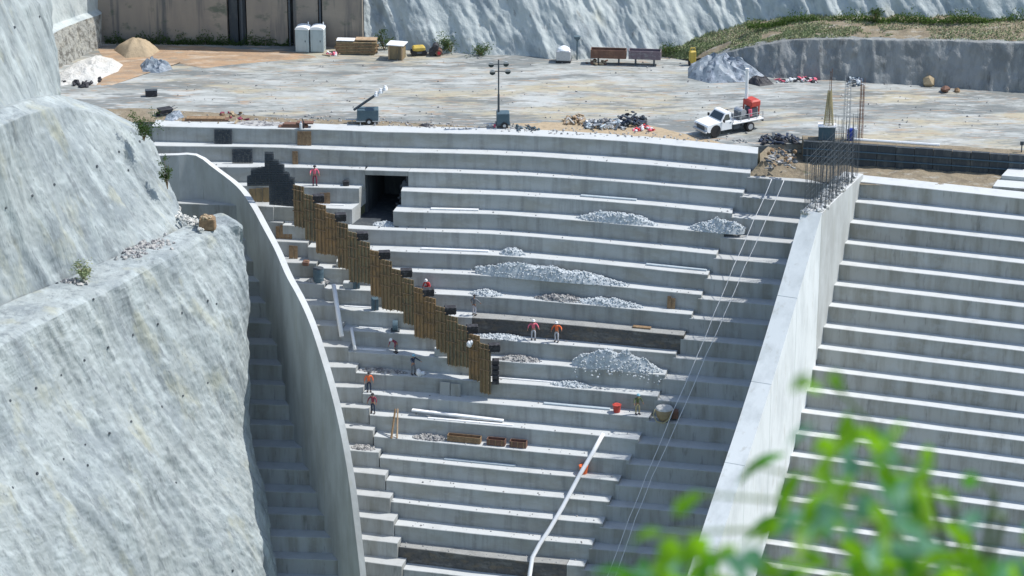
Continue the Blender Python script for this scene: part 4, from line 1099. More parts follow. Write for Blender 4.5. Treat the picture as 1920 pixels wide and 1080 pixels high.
MB().rock((0, 0, .2), .4).rock((.3, .05, .15), .28).build('sack', M['board'], bg_, smooth=True)
t = thing('tool_box', on_step(3, 645, .6), 'small dark box on the step left of the dark opening', 'box')
MB().box((0, 0, .2), (.5, .35, .4), bev=.04).build('case', M['black'], t)
MB().tube([(-.15, 0, .4), (-.1, 0, .5), (.1, 0, .5), (.15, 0, .4)], .02, 6).build('handle', M['steel'], t)
t = thing('boulder', P(390, 429, -2.75)+Vector((0, -.2, 0)), 'brown squarish boulder on the ledge beside the curved wall', 'boulder')
bb = MB().box((0, 0, .55), (1.3, 1.0, 1.1), bev=.16, taper=.92); ob = bb.build('stone', M['timber'], t)
t2 = MB()
for k in range(9): t2.rock((rnd.uniform(-.5, .5), rnd.uniform(-.4, .4), 1.1), rnd.uniform(.08, .2))
t2.build('loose_cap', M['sand'], t)
mb = MB()
for k in range(150):
    x = rnd.gauss(270, 22); y = 466-(x-270)*.25+rnd.gauss(0, 7); p = P(x, y, -2.55); mb.rock(p, rnd.uniform(.08, .28))
tag(mb.build('rubble_scatter', M['rubble'], None), 'pile of broken grey rubble on the rock ledge', 'rubble', kind=None)
mb = MB()
for k in range(90):
    f = rnd.random(); x = 322+60*f+rnd.gauss(0, 4); y = 398+26*f+rnd.gauss(0, 4); p = P(x, y, -2.4); mb.rock(p, rnd.uniform(.07, .2))
tag(mb.build('rubble_scatter', M['sheet'], None), 'white rubble strewn between the rock face and the brown boulder', 'rubble')
mb = MB()
for k in range(14): 
    x = rnd.uniform(120, 165); p = P(x, 527+rnd.uniform(-4, 6), -2.6); mb.rock(p, rnd.uniform(.12, .3), .35)
tag(mb.build('rubble_scatter', M['rubble'], None), 'dark stones under the small bush on the ledge', 'rubble')

# ------------------------------------------------------------------ bushes
def bush(px, py, z, rw, rh, n, label, m='bush', fs=.11, Y=None, trunk=True):
    p0 = P(px, py, z) if Y is None else PY(px, py, Y)
    t = thing('bush', p0, label, 'bush', 0, 'bushes')
    st = MB(); fol = MB()
    tips = []
    for k in range(7):
        a_ = rnd.random()*6.28; e = Vector((math.cos(a_)*rw*rnd.uniform(.2, .8), math.sin(a_)*rw*.6*rnd.random(), rh*rnd.uniform(.5, .95)))
        st.tube([(0, 0, -.1), e*.5+Vector((0, 0, .05)), e], [.035, .022, .01], 5); tips.append(e)
    cl = [(tips[k % 7]*rnd.uniform(.5, 1.05)+Vector((rnd.gauss(0, rw*.18), rnd.gauss(0, rw*.15), rnd.gauss(0, rh*.08))), rnd.uniform(.12, .3)*rw) for k in range(14)]
    for k in range(n):
        c_, r_ = cl[rnd.randrange(14)]
        p = c_+Vector((rnd.gauss(0, r_), rnd.gauss(0, r_), rnd.gauss(0, r_)))
        q = Vector((rnd.gauss(0, 1), rnd.gauss(0, 1), rnd.gauss(0, .6))).normalized()*fs*rnd.uniform(.6, 1.3); w_ = q.cross(Vector((rnd.gauss(0, 1), rnd.gauss(0, 1), rnd.gauss(0, 1)))).normalized()*fs*.35
        fol.add([p-q, p+w_, p+q, p-w_], [(0, 1, 2, 3)])
    st.build('stem', M['timber'], t); fol.build('foliage', M[m], t); return t
bush(270, 262, .3, 1.0, 2.1, 900, 'dark green bush where the rock face meets the left end of the crest', Y=209)
bush(314, 352, 0, .55, 2.5, 500, 'slender green bush between the rock face and the curved wall', Y=209)
bush(157, 525, -2.6, .8, 1.5, 700, 'small bright bush growing on the rock ledge', 'grass')
bush(720, 92, 0, .9, 1.8, 450, 'thin bush behind the stacked timber', 'bush')
bush(845, 98, 0, 1.4, 1.3, 650, 'dark low bush right of the yellow machine')
bush(900, 102, 0, 1.2, .8, 420, 'lowest dark bush at the foot of the pale slope')
bush(1165, 92, 0, 1.0, 1.1, 350, 'green bush behind the steel troughs')
bush(1250, 104, 0, .9, 1.0, 400, 'green bush at the foot of the grassy bench')
bush(1640, 40, 4.0, .7, 1.6, 420, 'taller green bush standing on the grassy bench')
bush(330, 78, 0, 1.4, 1.1, 400, 'dark moss green bush at the foot of the brown wall, left')
bush(410, 79, 0, 1.2, 1.0, 350, 'dark moss green bush at the foot of the brown wall, right of it', 'bush')
for x0_, x1_ in ((1440, 1920),):
    mb = MB()
    for k in range(6000):
        x = rnd.uniform(1400, 1990); f = (x-1400)/590; z = 2.9+1.5*min(1, f*1.6); p = P(x, 40 if x > 1500 else 40+(1500-x)*.12, z)+Vector((0, -.3+rnd.gauss(0, .25), abs(rnd.gauss(0, .3))*(1+.6*math.sin(x*.06))))
        q = Vector((rnd.gauss(0, 1), rnd.gauss(0, 1), rnd.gauss(0, 1))).normalized()*.1; w_ = q.cross(Vector((rnd.random(), 1, rnd.random()))).normalized()*.05
        mb.add([p-q, p+w_, p+q, p-w_], [(0, 1, 2, 3)])
    tag(mb.build('undergrowth', M['bush'], None), 'dark undergrowth along the back of the grassy bench', 'undergrowth', kind='stuff')

mb = MB()
for k in range(3000):
    x = rnd.uniform(196, 548); p = P(x, 80.5+(x-190)*.012, 0)+Vector((0, -.1+rnd.gauss(0, .12), abs(rnd.gauss(0, .34))*(1+.8*math.sin(x*.045)*math.sin(x*.11))))
    q = Vector((rnd.gauss(0, 1), rnd.gauss(0, 1), rnd.gauss(0, 1))).normalized()*.1; w_ = q.cross(Vector((rnd.random(), 1, rnd.random()))).normalized()*.05
    mb.add([p-q, p+w_, p+q, p-w_], [(0, 1, 2, 3)])
tag(mb.build('undergrowth', M['bush'], None), 'dark mossy weeds along the foot of the brown wall', 'undergrowth', kind='stuff')
# ------------------------------------------------------------------ things on the platform
PT = lambda x, y: P(x, y, -.02)
for k, (x, lab) in enumerate(((569, 'grey portable toilet with a rounded roof, left one of the pair'), (597, 'grey portable toilet with a rounded roof, right one of the pair'))):
    t = thing('portable_toilet', PT(x, 95), lab, 'portable toilet', -.12, 'portable toilets')
    MB().box((0, 0, 1.06), (1.2, 1.15, 2.1), bev=.05).build('cabin', M['plastic'], t)
    d_ = MB().box((0, -.585, 1.05), (.8, .03, 1.85), bev=.01).build('door', M['plastic'], t)
    MB().box((.3, -.62, 1.05), (.06, .05, .16)).build('handle', M['steel'], d_)
    MB().tube([(0, -.60, 2.1), (0, .60, 2.1)], .01, 4)
    rf_ = MB(); n_ = 10
    prof = [(-.64, 2.08)]+[(-.62*math.cos(math.pi*q/n_), 2.12+.22*math.sin(math.pi*q/n_)) for q in range(n_+1)]+[(.64, 2.08)]
    vs = [(x_, -.62, z_) for x_, z_ in prof]+[(x_, .62, z_) for x_, z_ in prof]; nn2 = len(prof)
    rf_.add(vs, [tuple(range(nn2)), tuple(range(2*nn2-1, nn2-1, -1))]+[(q, q+nn2, (q+1) % nn2+nn2, (q+1) % nn2) for q in range(nn2)])
    rf_.build('roof', M['plasticroof'], t)
    vt = MB()
    for q in range(5): vt.box((.605, 0, .5+q*.32), (.02, .8, .06))
    vt.build('vent', M['galv'], t)
    MB().tube([(.42, .42, 2.1), (.42, .42, 2.55)], .05, 8).build('vent_pipe', M['plasticroof'], t)
t = thing('timber_stack', PT(668, 99), 'long stack of brown timber with a white sheet on top', 'timber stack', -.08)
for k in range(7):
    lb2 = MB(); 
    for j in range(5): lb2.box((rnd.uniform(-.15, .15), -.5+j*.25, .12+k*.155), (3.6-.1*(k % 3), .2, .13))
    lb2.build('timber_layer', M['timber' if k % 2 else 'ply'], t)
MB().box((-.9, -.1, 1.24), (1.6, .9, .07), bev=.02).build('cover_board', M['board'], t)
MB().box((.9, .1, 1.26), (1.9, .9, .12), bev=.02).build('top_boards', M['paleply'], t)
t = thing('crate', PT(745, 109), 'square brown wooden crate with a pale overhanging lid', 'crate', -.25)
MB().box((0, 0, .66), (1.25, 1.1, 1.3), bev=.02).build('body', M['ply'], t)
for sx in (-1, 1): MB().box((sx*.6, -.57, .66), (.12, .06, 1.32)).build('corner_post', M['paleply'], t)
MB().box((0, -.05, 1.36), (1.6, 1.4, .09), bev=.02).build('lid', M['board'], t)
t = thing('compactor', PT(785, 103), 'small yellow machine beside the crate', 'machine', .2)
MB().box((0, 0, .62), (1.1, .8, .45), bev=.12).build('engine_cover', M['yellow'], t)
MB().box((0, 0, .28), (1.3, .8, .25), bev=.05).build('frame', M['steel'], t)
for sx in (-.45, .45): MB().tube([(sx, -.42, .25), (sx, .42, .25)], .25, 14).build('roller', M['rubber'], t)
t = thing('drum_pile', PT(817, 103), 'dark drums and scrap heaped right of the yellow machine', 'scrap')
for q, (x_, z_, m_) in enumerate(((-.3, .3, 'black'), (.3, .3, 'rust'), (0, .75, 'black'))):
    MB().tube([(x_, -.45, z_), (x_, .45, z_)], .29, 14).build('drum', M[m_], t)
MB().tube([(.3, -.5, .3), (.3, -.46, .3)], .14, 10).build('bung', M['redcloth'], t)
t = thing('water_tank', PT(1057, 115), 'squat grey water tank with a rounded white top', 'tank', -.1)
MB().box((0, 0, .62), (1.25, 1.1, .95), bev=.08).build('tank', M['galv'], t)
MB().tube([(0, 0, 1.09), (0, 0, 1.22), (0, 0, 1.36), (0, 0, 1.42)], [.58, .5, .28, .12], 16).build('top', M['plasticroof'], t)
MB().box((0, 0, .08), (1.3, 1.15, .12)).build('pallet', M['black'], t)
t = thing('sign_post', PT(1082, 112), 'blue grey lamp head on a pole beside the water tank', 'lamp')
MB().tube([(0, 0, 0), (0, 0, 1.8)], .06, 8).build('pole', M['bluesteel'], t)
MB().tube([(0, 0, 1.75), (0, 0, 1.95), (0, 0, 2.15)], [.1, .28, .32], 10).build('lamp_head', M['bluesteel'], t)
t = thing('marker_post', PT(1157, 92), 'thin post with an orange flag behind the steel troughs', 'marker')
MB().tube([(0, 0, 0), (0, 0, 1.9)], .04, 6).build('pole', M['rust'], t)
MB().box((.08, 0, 1.6), (.3, .03, .4)).build('flag', M['orange'], t)
def trough(x, y, L_, m, label, rz):
    t = thing('steel_trough', PT(x, y), label, 'steel trough', rz, 'steel troughs on trestles')
    MB().box((0, -.42, .95), (L_, .06, .75)).build('side_plate', M[m], t); MB().box((0, .42, .95), (L_, .06, .75)).build('side_plate', M[m], t)
    MB().box((0, 0, .60), (L_-.02, .78, .06)).build('bottom_plate', M[m], t)
    for sx in (-1, 1): MB().box((sx*(L_/2+.03), 0, .95), (.05, .9, .75)).build('end_plate', M[m], t)
    rb_ = MB()
    for k in range(int(L_/.45)): rb_.box((-L_/2+.25+k*.45, -.47, .95), (.05, .05, .74))
    rb_.build('rib', M[m], t)
    for sx in (-.3, .3):
        MB().box((sx*L_, 0, .28), (.12, .7, .56)).build('trestle', M['steel'], t)
trough(1141, 119, 3.0, 'rust', 'rusty brown steel trough on trestles, left one', -.1)
trough(1209, 121, 2.7, 'mauve', 'purplish grey steel trough on trestles, right one', -.12)
t = thing('yellow_frame', PT(1298, 122), 'upright yellow frame machine left of the tarpaulin heap', 'machine', .3)
MB().box((0, 0, .75), (.55, .45, 1.1), bev=.08).build('body', M['yellow'], t)
MB().tube([(-.25, 0, 1.2), (-.2, 0, 1.55), (.2, 0, 1.55), (.25, 0, 1.2)], .05, 8).build('handle', M['yellow'], t)
for sx in (-.28, .28): MB().tube([(sx-.05, 0, .22), (sx+.05, 0, .22)], .22, 12).build('wheel', M['rubber'], t)
# tarpaulin heap
def crumple(name, pts, hgt, m, label, cat, amp=.35, seed=0, group=None, parent=None, jag=2.2):
    W_ = [PT(x, y) for x, y in pts]; cx = sum(p.x for p in W_)/len(W_); cy = sum(p.y for p in W_)/len(W_); n = len(W_)
    dense = []
    for k in range(n):
        for q in range(5): dense.append(W_[k].lerp(W_[(k+1) % n], q/5))
    nn3 = len(dense); R_ = 9; vs = []; fs = []
    for r_ in range(R_+1):
        f = 1-r_/R_
        for p in dense:
            x, y = cx+(p.x-cx)*f, cy+(p.y-cy)*f
            h = hgt*(1-f**2.4)*(1+amp*float(fbm(np.array([x*jag]), np.array([y*jag]), oct=3, seed=seed)))+(0 if r_ == 0 else amp*.3*hgt*abs(float(vnoise(np.array([x*4.]), np.array([y*4.]), seed=seed))))
            vs.append((x-cx, y-cy, max(0, h)))
    for r_ in range(R_):
        for k in range(nn3): fs.append((r_*nn3+k, r_*nn3+(k+1) % nn3, (r_+1)*nn3+(k+1) % nn3, (r_+1)*nn3+k))
    o = MB().add(vs, fs).build(name, M[m], parent, smooth=m in ('sand', 'sheet')); o.location = (cx, cy, -.02)
    if label: tag(o, label, cat, group)
    return o
crumple('tarpaulin_heap', [(1290, 128), (1320, 116), (1370, 114), (1412, 132), (1440, 148), (1395, 154), (1330, 156), (1290, 146)], 1.4, 'tarp', 'grey blue tarpaulin draped over a tall heap', 'tarpaulin', .28, 3)
crumple('scrap_heap', [(1405, 146), (1440, 148), (1452, 158), (1425, 162), (1400, 156)], .35, 'black', 'small dark scrap right of the tarpaulin heap', 'scrap', .8, 4)
crumple('sand_mound', [(213, 94), (238, 84), (275, 86), (300, 96), (282, 108), (235, 110)], 1.15, 'sand', 'smooth brown sand mound at the back left', 'sand mound', .12, 5)
crumple('tarpaulin_heap', [(262, 124), (290, 116), (318, 120), (324, 130), (300, 137), (266, 136)], .55, 'tarp', 'small crumpled blue grey sheeting on the reddish soil', 'tarpaulin', .9, 6)
crumple('spoil_heap', [(108, 140), (140, 118), (185, 104), (212, 110), (232, 122), (222, 135), (190, 148), (180, 160), (140, 156), (112, 162)], .55, 'sheet', 'bright white spoil heap beside the rough stone facing', 'spoil heap', .5, 7)
mb = MB()
for k in range(40):
    f = rnd.random(); mb.rock(PT(115+75*f+rnd.gauss(0, 3), 156-6*math.sin(f*9)+rnd.gauss(0, 2))+Vector((0, -.2, .1)), rnd.uniform(.1, .28))
tag(mb.build('rubble_scatter', M['black'], None), 'dark stones along the front of the white spoil heap', 'rubble')
t = thing('black_box', PT(284, 180), 'small black box alone on the platform, left', 'box', .1)
MB().box((0, 0, .27), (1.0, .5, .5), bev=.04).build('case', M['black'], t); MB().box((0, 0, .54), (1.04, .54, .04)).build('lid', M['steel'], t)
t = thing('barrow', PT(310, 216), 'dark wheelbarrow tipped up near the left end of the crest', 'wheelbarrow', .5)
MB().box((0, 0, .45), (.95, .7, .35), taper=1.25, bev=.03).build('tray', M['black'], t)
MB().tube([(-.65, -.06, .2), (-.65, .06, .2)], .2, 14).build('wheel', M['rubber'], t)
for sy in (-.28, .28): MB().tube([(-.6, sy*.3, .22), (.3, sy, .4), (1.0, sy, .62)], .025, 6).build('handle', M['steel'], t)
for sy in (-.25, .25): MB().tube([(.3, sy, .4), (.35, sy, 0)], .025, 6).build('leg', M['steel'], t)
crumple('cement_spill', [(312, 214), (338, 208), (346, 220), (325, 228), (308, 226)], .25, 'tarp', 'pale bluish sheeting beside the dark wheelbarrow', 'sheeting', .8, 9)
t = thing('board_stack', PT(388, 226), 'low flat stack of brown boards along the crest', 'boards', -.02)
for k in range(3): MB().box((rnd.uniform(-.2, .2), 0, .06+k*.09), (3.8-k*.3, .7, .08)).build('board', M['timber' if k != 1 else 'rust'], t)
crumple('debris_strip', [(420, 232), (470, 226), (540, 230), (560, 236), (480, 238)], .12, 'rubble', 'thin strip of debris along the crest', 'debris', .9, 10)
t = thing('board_stack', PT(552, 238), 'short stack of reddish brown boards on the crest above the upright boards', 'boards', -.03)
for k in range(4): MB().box((rnd.uniform(-.2, .2)+(.9 if k == 3 else 0), 0, .06+k*.11), (2.4-k*.35, .6, .1)).build('board', M['rust'], t)
t = thing('bottle', PT(565, 239)+Vector((0, -.35, 0)), 'small white canister with a dark hose at the edge of the crest', 'canister')
MB().tube([(0, 0, 0), (0, 0, .45), (0, 0, .55), (0, 0, .65)], [.13, .13, .06, .05], 12).build('canister', M['board'], t)
MB().tube([(.2, 0, 0), (.25, 0, .5), (.1, 0, .9)], .05, 6).build('hose', M['black'], t)
crumple('scrap_heap', [(782, 235), (800, 231), (815, 236), (800, 240)], .12, 'black', 'tiny dark scrap on the crest between the two light towers', 'scrap', .8, 12)

# light towers
def tower(loc, rz, label, raised, m):
    t = thing('light_tower', loc, label, 'light tower', rz, 'mobile light towers')
    MB().box((0, 0, .82), (1.75 if not raised else 1.05, 1.0, .95), bev=.05).build('housing', M[m], t)
    MB().box((0, 0, .30), (1.9 if not raised else 1.2, .9, .1)).build('chassis', M['galv' if not raised else 'steel'], t)
    for sy in (-.5, .5):
        wl = MB().tube([(.1, sy-.08, .28), (.1, sy+.08, .28)], .28, 16).build('wheel', M['rubber'], t)
        MB().tube([(.1, sy-.1, .28), (.1, sy+.1, .28)], .13, 12).build('rim', M['galv'], wl)
    MB().tube([(-.9 if not raised else -.6, 0, .3), (-1.9 if not raised else -1.6, 0, .32)], .05, 8).build('drawbar', M['galv'], t)
    MB().tube([(-1.3, 0, .32), (-1.3, 0, 0)], .04, 6).build('jack', M['galv'], t)
    for sx in (-.6, .6): MB().tube([(sx, -.75, .3), (sx, -.75, .02)], .035, 6).build('outrigger', M['galv'], t)
    if raised:
        MB().tube([(-.35, 0, 1.2), (-.35, 0, 2.8)], .09, 8).build('mast', M['steel'], t); MB().tube([(-.35, 0, 2.8), (-.35, 0, 5.75)], .06, 8).build('mast_extension', M['steel'], t)
        MB().tube([(-1.0, 0, 5.35), (.35, 0, 5.35)], .035, 6).build('crossbar', M['steel'], t)
        MB().tube([(-.9, 0, 4.75), (.45, 0, 4.75)], .035, 6).build('crossbar', M['steel'], t)
        for x_, z_ in ((-.95, 5.4), (.25, 5.45), (-.85, 4.75), (.4, 4.8)):
            l_ = MB().tube([(x_, .12, z_), (x_, -.02, z_-.02), (x_, -.14, z_-.06)], [.10, .20, .25], 12).build('floodlight', M['galv'], t)
            MB().tube([(x_, -.142, z_-.06), (x_, -.15, z_-.06)], .22, 12).build('lens', M['glass'], l_)
    else:
        a_ = Vector((-1.15, 0, 1.15)); d = Vector((.86, 0, .60)).normalized()
        MB().tube([a_, a_+d*2.1], .11, 8).build('mast', M['steel'], t); MB().tube([a_+d*1.9, a_+d*3.3], .08, 8).build('mast_extension', M['galv'], t)
        for s_ in (2.3, 2.75, 3.2):
            for q in (-.22, .22):
                c_ = a_+d*s_+Vector((0, q, .06)); l_ = MB().tube([c_+Vector((0, 0, .1)), c_-Vector((0, 0, .12))], [.10, .2], 12).build('floodlight', M['white'], t)
                MB().tube([c_-Vector((0, 0, .122)), c_-Vector((0, 0, .13))], .18, 12).build('lens', M['glass'], l_)
    return t
tower(PT(690, 231), 0.02, 'light tower with its mast folded down at a slant', False, 'bluesteel')
tower(PT(943, 238), 0.05, 'light tower with its mast raised and four floodlights', True, 'bluesteel')
tc_ = thing('tool_chest', PT(920, 238), 'small white and pink bags left of the raised light tower', 'bags')
MB().rock((0, 0, .15), .26).build('bag', M['board'], tc_); MB().rock((.35, -.1, .12), .2).build('bag', M['pink'], tc_)
# mixed debris by the crest
DG = 'debris heaps along the crest'
def debris(x0, x1, y0_, y1_, hgt, ms, label, n=60, seed=0):
    c_ = PT((x0+x1)/2, (y0_+y1_)/2); t = thing('debris_heap', c_, label, 'debris', 0, DG)
    for q, m_ in enumerate(ms):
        mb = MB()
        for k in range(n//len(ms)):
            x = rnd.uniform(x0, x1); y = rnd.uniform(y0_, y1_); p = PT(x, y)-c_; ed = 1-abs((x-(x0+x1)/2)/((x1-x0)/2))**2
            hz = hgt*ed*rnd.random()
            T = Matrix.Translation((p.x, p.y, hz*.7+.05)) @ Matrix.Rotation(rnd.random()*3.1, 4, 'Z') @ Matrix.Rotation(rnd.uniform(-.5, .5), 4, 'Y')
            if rnd.random() < .5: mb.box((0, 0, 0), (rnd.uniform(.25, .9), rnd.uniform(.05, .25), rnd.uniform(.03, .14)), M=T)
            else: mb.rock((p.x, p.y, hz*.6+.05), rnd.uniform(.1, .25))
        mb.build('scrap', M[m_], t)
    return t
debris(1058, 1100, 222, 234, .5, ['sand', 'paleply', 'rubble'], 'tan timber offcuts at the left end of the long debris heap', 60)
debris(1095, 1170, 228, 243, .5, ['steel', 'rubble', 'bluegrey', 'galv'], 'long low heap of grey scrap on the crest', 130)
debris(1160, 1212, 222, 240, .8, ['black', 'navy', 'steel'], 'black scrap heap at the right of the long debris heap', 110)
debris(1190, 1225, 238, 247, .3, ['pink', 'redcloth', 'board'], 'pinkish red scraps at the right tip of the debris', 30)
debris(965, 1010, 238, 246, .12, ['bluesteel', 'steel'], 'few thin dark bars lying right of the raised light tower', 20)
debris(1425, 1500, 258, 272, .55, ['black', 'navy', 'steel'], 'black pipes and scrap between the truck and the foundation wall', 110)
debris(1440, 1492, 282, 318, .2, ['timber', 'rubble', 'steel'], 'tangle of timber and steel at the head of the side bay', 54)
debris(1455, 1530, 148, 156, .25, ['black', 'pink', 'board'], 'thin scrap scattered in front of the stained wall', 40)
debris(1590, 1618, 150, 162, .4, ['bluegrey', 'steel', 'board'], 'grey blue scrap in front of the stained wall', 30)
debris(400, 470, 212, 232, .12, ['sand', 'maroon', 'timber'], 'scattered reddish scraps behind the left part of the crest', 26)
debris(1100, 1135, 116, 122, .3, ['sand', 'rust'], 'small brown scraps left of the steel troughs', 16)
debris(610, 640, 100, 105, .2, ['pink', 'board', 'sand'], 'small pale scraps in front of the timber stack', 20)
# boulders on the platform, back right
for x, y, s_, lab, m_ in ((1741, 160, .5, 'tan upright boulder near the stained wall', 'tan'), (1772, 172, .45, 'flat brown boulder right of the upright one', 'rust'), (1795, 172, .25, 'smallest brown stone at the right of the boulders', 'timber')):
    o = MB().rock((0, 0, s_*.55), s_*1.2, 1.0 if s_ == .5 else .6).build('boulder', M[m_], None); o.location = PT(x, y); tag(o, lab, 'boulder', 'boulders back right')

# foundation wall, blocks, barrel and reinforcement
t = thing('foundation_wall', (0, 0, 0), 'long dark weathered foundation wall with rough top, right of the truck', 'wall')
A_, B_ = P(1505, 302, -.9), P(1925, 331, -.9); d = (B_-A_).normalized(); nb = Vector((-d.y, d.x, 0))
n_ = 12
for k in range(n_):
    p, q = A_.lerp(B_, k/n_), A_.lerp(B_, (k+1)/n_-.002)
    MB().prism([(p.x, p.y), (q.x, q.y), (q.x+nb.x*.35, q.y+nb.y*.35), (p.x+nb.x*.35, p.y+nb.y*.35)], -1.6, .80+rnd.uniform(-.04, .04)).build('wall_panel', M['dark'], t)
MB().tube([A_+Vector((0, -.08, 1.1)), B_+Vector((0, -.08, 1.1))], .06, 4).build('waling', M['bluesteel'], t)
MB().tube([A_+Vector((0, -.08, .5)), B_+Vector((0, -.08, .5))], .06, 4).build('waling', M['bluesteel'], t)
MB().prism([(q_.x, q_.y) for q_ in (A_+nb*.4, A_+nb*.4+Vector((0, 1.6, 0)), B_+nb*.4+Vector((0, 1.6, 0)), B_+nb*.4)], -1.3, .60).build('backfill', M['dirt'], t)
a_, b_ = P(1600, 261, .9), P(1762, 272, .9)
o = MB().tube([a_, b_], [.11, .11], 6).build('board', M['board'], None); tag(o, 'white board along the top of the dark foundation wall', 'board')
a_, b_ = P(1600, 270, .5), P(1705, 277, .5)
t = thing('concrete_block', P(1550, 260, .62), 'square blue grey block standing behind the dark foundation wall', 'block', -.1)
MB().box((0, 0, .55), (1.35, 1.0, 1.1), bev=.04).build('block', M['bluesteel'], t); MB().box((0, 0, 1.13), (1.45, 1.1, .06)).build('cap', M['board'], t)
def cage(loc, h, wb_, wt, label, m='rust', n=10, hoops=12, r=.022, group='reinforcement cages'):
    t = thing('rebar_cage', loc, label, 'rebar', 0, group); mb = MB()
    for k in range(n):
        a_ = 2*math.pi*k/n; mb.tube([(math.cos(a_)*wb_, math.sin(a_)*wb_, 0), (math.cos(a_)*wt, math.sin(a_)*wt, h*rnd.uniform(.86, 1))], r, 4)
    mb.build('vertical_bars', M[m], t); mb = MB()
    for k in range(hoops):
        f = (k+.5)/hoops; R__ = wb_+(wt-wb_)*f; mb.tube([(math.cos(q*.7854)*R__*1.02, math.sin(q*.7854)*R__*1.02, h*f*.9) for q in range(9)], r*.7, 4, cap=False)
    mb.build('hoops', M[m], t); return t
tcg = cage(P(1550, 260, .62)+Vector((.1, 0, 1.16)), 3.0, .40, .14, 'tapering tan reinforcement cage on the square block', 'khaki', 14, 14)
MB().tube([(.05, 0, 0), (.12, 0, 4.7)], .03, 5).tube([(-.05, 0, 0), (-.02, 0, 4.5)], .02, 5).tube([(-.04, 0, 4.4), (.12, 0, 4.4)], .03, 5).build('long_bars', M['rust'], tcg)
cage(P(1586, 262, .62), 5.4, .32, .24, 'faint grey reinforcement cage right of the tapering one', 'galv', 8, 12, .016)
cage(P(1613, 262, .62), 5.2, .20, .16, 'narrow brownish reinforcement cage right of the blue barrel', 'rust', 6, 14, .018)
t = thing('blue_barrel', P(1597, 262, .62), 'bright blue barrel with a pale frame behind the foundation wall', 'barrel')
MB().tube([(-.1, 0, 0), (-.1, 0, .3), (-.1, 0, .32), (-.1, 0, .9)], [.28, .29, .31, .28], 16).build('drum', M['blue'], t)
MB().box((.28, .1, .45), (.3, .5, .95), bev=.03).build('frame', M['board'], t)
# forest of bars on the unfinished wall head
t = thing('rebar_starters', (0, 0, 0), 'thicket of thin reinforcement bars rising from the unfinished wall head', 'rebar')
mb = MB()
for k in range(150):
    y = rnd.uniform(203.8, 212.5); x = wallx(y)-rnd.choice([.12, .7, 1.42])-rnd.uniform(-.05, .05); h = rnd.uniform(2.6, 5.6); mb.tube([(x, y, -.1), (x+rnd.uniform(-.1, .1), y+rnd.uniform(-.1, .1), h)], .012, 4)
mb.build('vertical_bars', M['steel'], t); mb = MB()
for k in range(10):
    z = .3+k*.42
    for o_ in (.15, 1.4): mb.tube([(wallx(211.5)-o_, 211.5, z), (wallx(204)-o_, 204, z)], .013, 4)
mb.build('horizontal_bars', M['steel'], t)
t = thing('broken_concrete', (0, 0, 0), 'grey broken concrete heaped on the unfinished wall head', 'rubble'); mb = MB()
for k in range(170):
    y = rnd.uniform(203.7, 212); mb.rock((wallx(y)-rnd.uniform(.05, 1.6), y, -.12+rnd.uniform(0, .18)), rnd.uniform(.08, .26))
mb.build('stones', M['step_old'], t)
# block at the far right
c0, c1 = P(1878, 329, -.3), P(1990, 338, -.3)
MBb = MB().prism([(c0.x, c0.y), (c1.x, c1.y), (c1.x+.6, c1.y+1.6), (c0.x+.9, c0.y+1.9)], -1.9, -.3).build('concrete_block', M['wall'], None)
tag(MBb, 'low pale concrete block at the right edge, in front of the foundation wall', 'block')
MBb = MB().prism([(c0.x-.9, c0.y-1.6), (c1.x, c1.y-1.8), (c1.x, c1.y-.05), (c0.x-.3, c0.y-.05)], -2.0, -.62).build('concrete_block', M['step_old'], None)
tag(MBb, 'shaded concrete block directly below the pale one at the right edge', 'block')
t = thing('cone_bucket', P(1898, 318, -.85), 'small bucket with an orange body and white top beside the far right post', 'bucket')
MB().tube([(0, 0, 0), (0, 0, .5)], [.22, .26], 12).build('pail', M['orange'], t); MB().tube([(0, 0, .5), (0, 0, .75)], [.27, .2], 12).build('lid', M['board'], t)
t = thing('post', P(1913, 318, -.85), 'thin dark post with a small head at the right edge', 'post')
MB().tube([(0, 0, 0), (0, 0, 2.1)], .05, 8).build('pole', M['steel'], t); MB().box((0, 0, 2.2), (.28, .15, .28)).build('head', M['steel'], t)

mb = MB(); mb2 = MB()
for k in range(520):
    i_ = rnd.randrange(1, 21); c = CE[i_]; x = rnd.uniform(c[0][0], c[-1][0]-8)
    if i_ in (3, 4) and 655 < x < 770: continue
    p = on_step(i_, x, rnd.uniform(.08, 1.1)); mb.rock(p+Vector((0, 0, .02)), rnd.uniform(.025, .09))
tag(mb.build('loose_stones', M['rubble'], None), 'small loose stones scattered over the steps', 'stones', kind='stuff')
for k in range(620):
    if k < 380: x = rnd.uniform(320, 1400); yb = 232+max(0, (x-600))*.05; y = yb-abs(rnd.gauss(0, 7))-2
    else: x = rnd.uniform(300, 1880); y = rnd.uniform(108, 225)+(20 if x > 1500 else 0)
    if x < 330 and y < 200: continue
    mb2.rock(PT(x, y)+Vector((0, 0, .03)), rnd.uniform(.03, .11) if k > 380 else rnd.uniform(.04, .14))
tag(mb2.build('loose_stones', M['rubble'], None), 'small loose stones scattered over the platform', 'stones', kind='stuff')
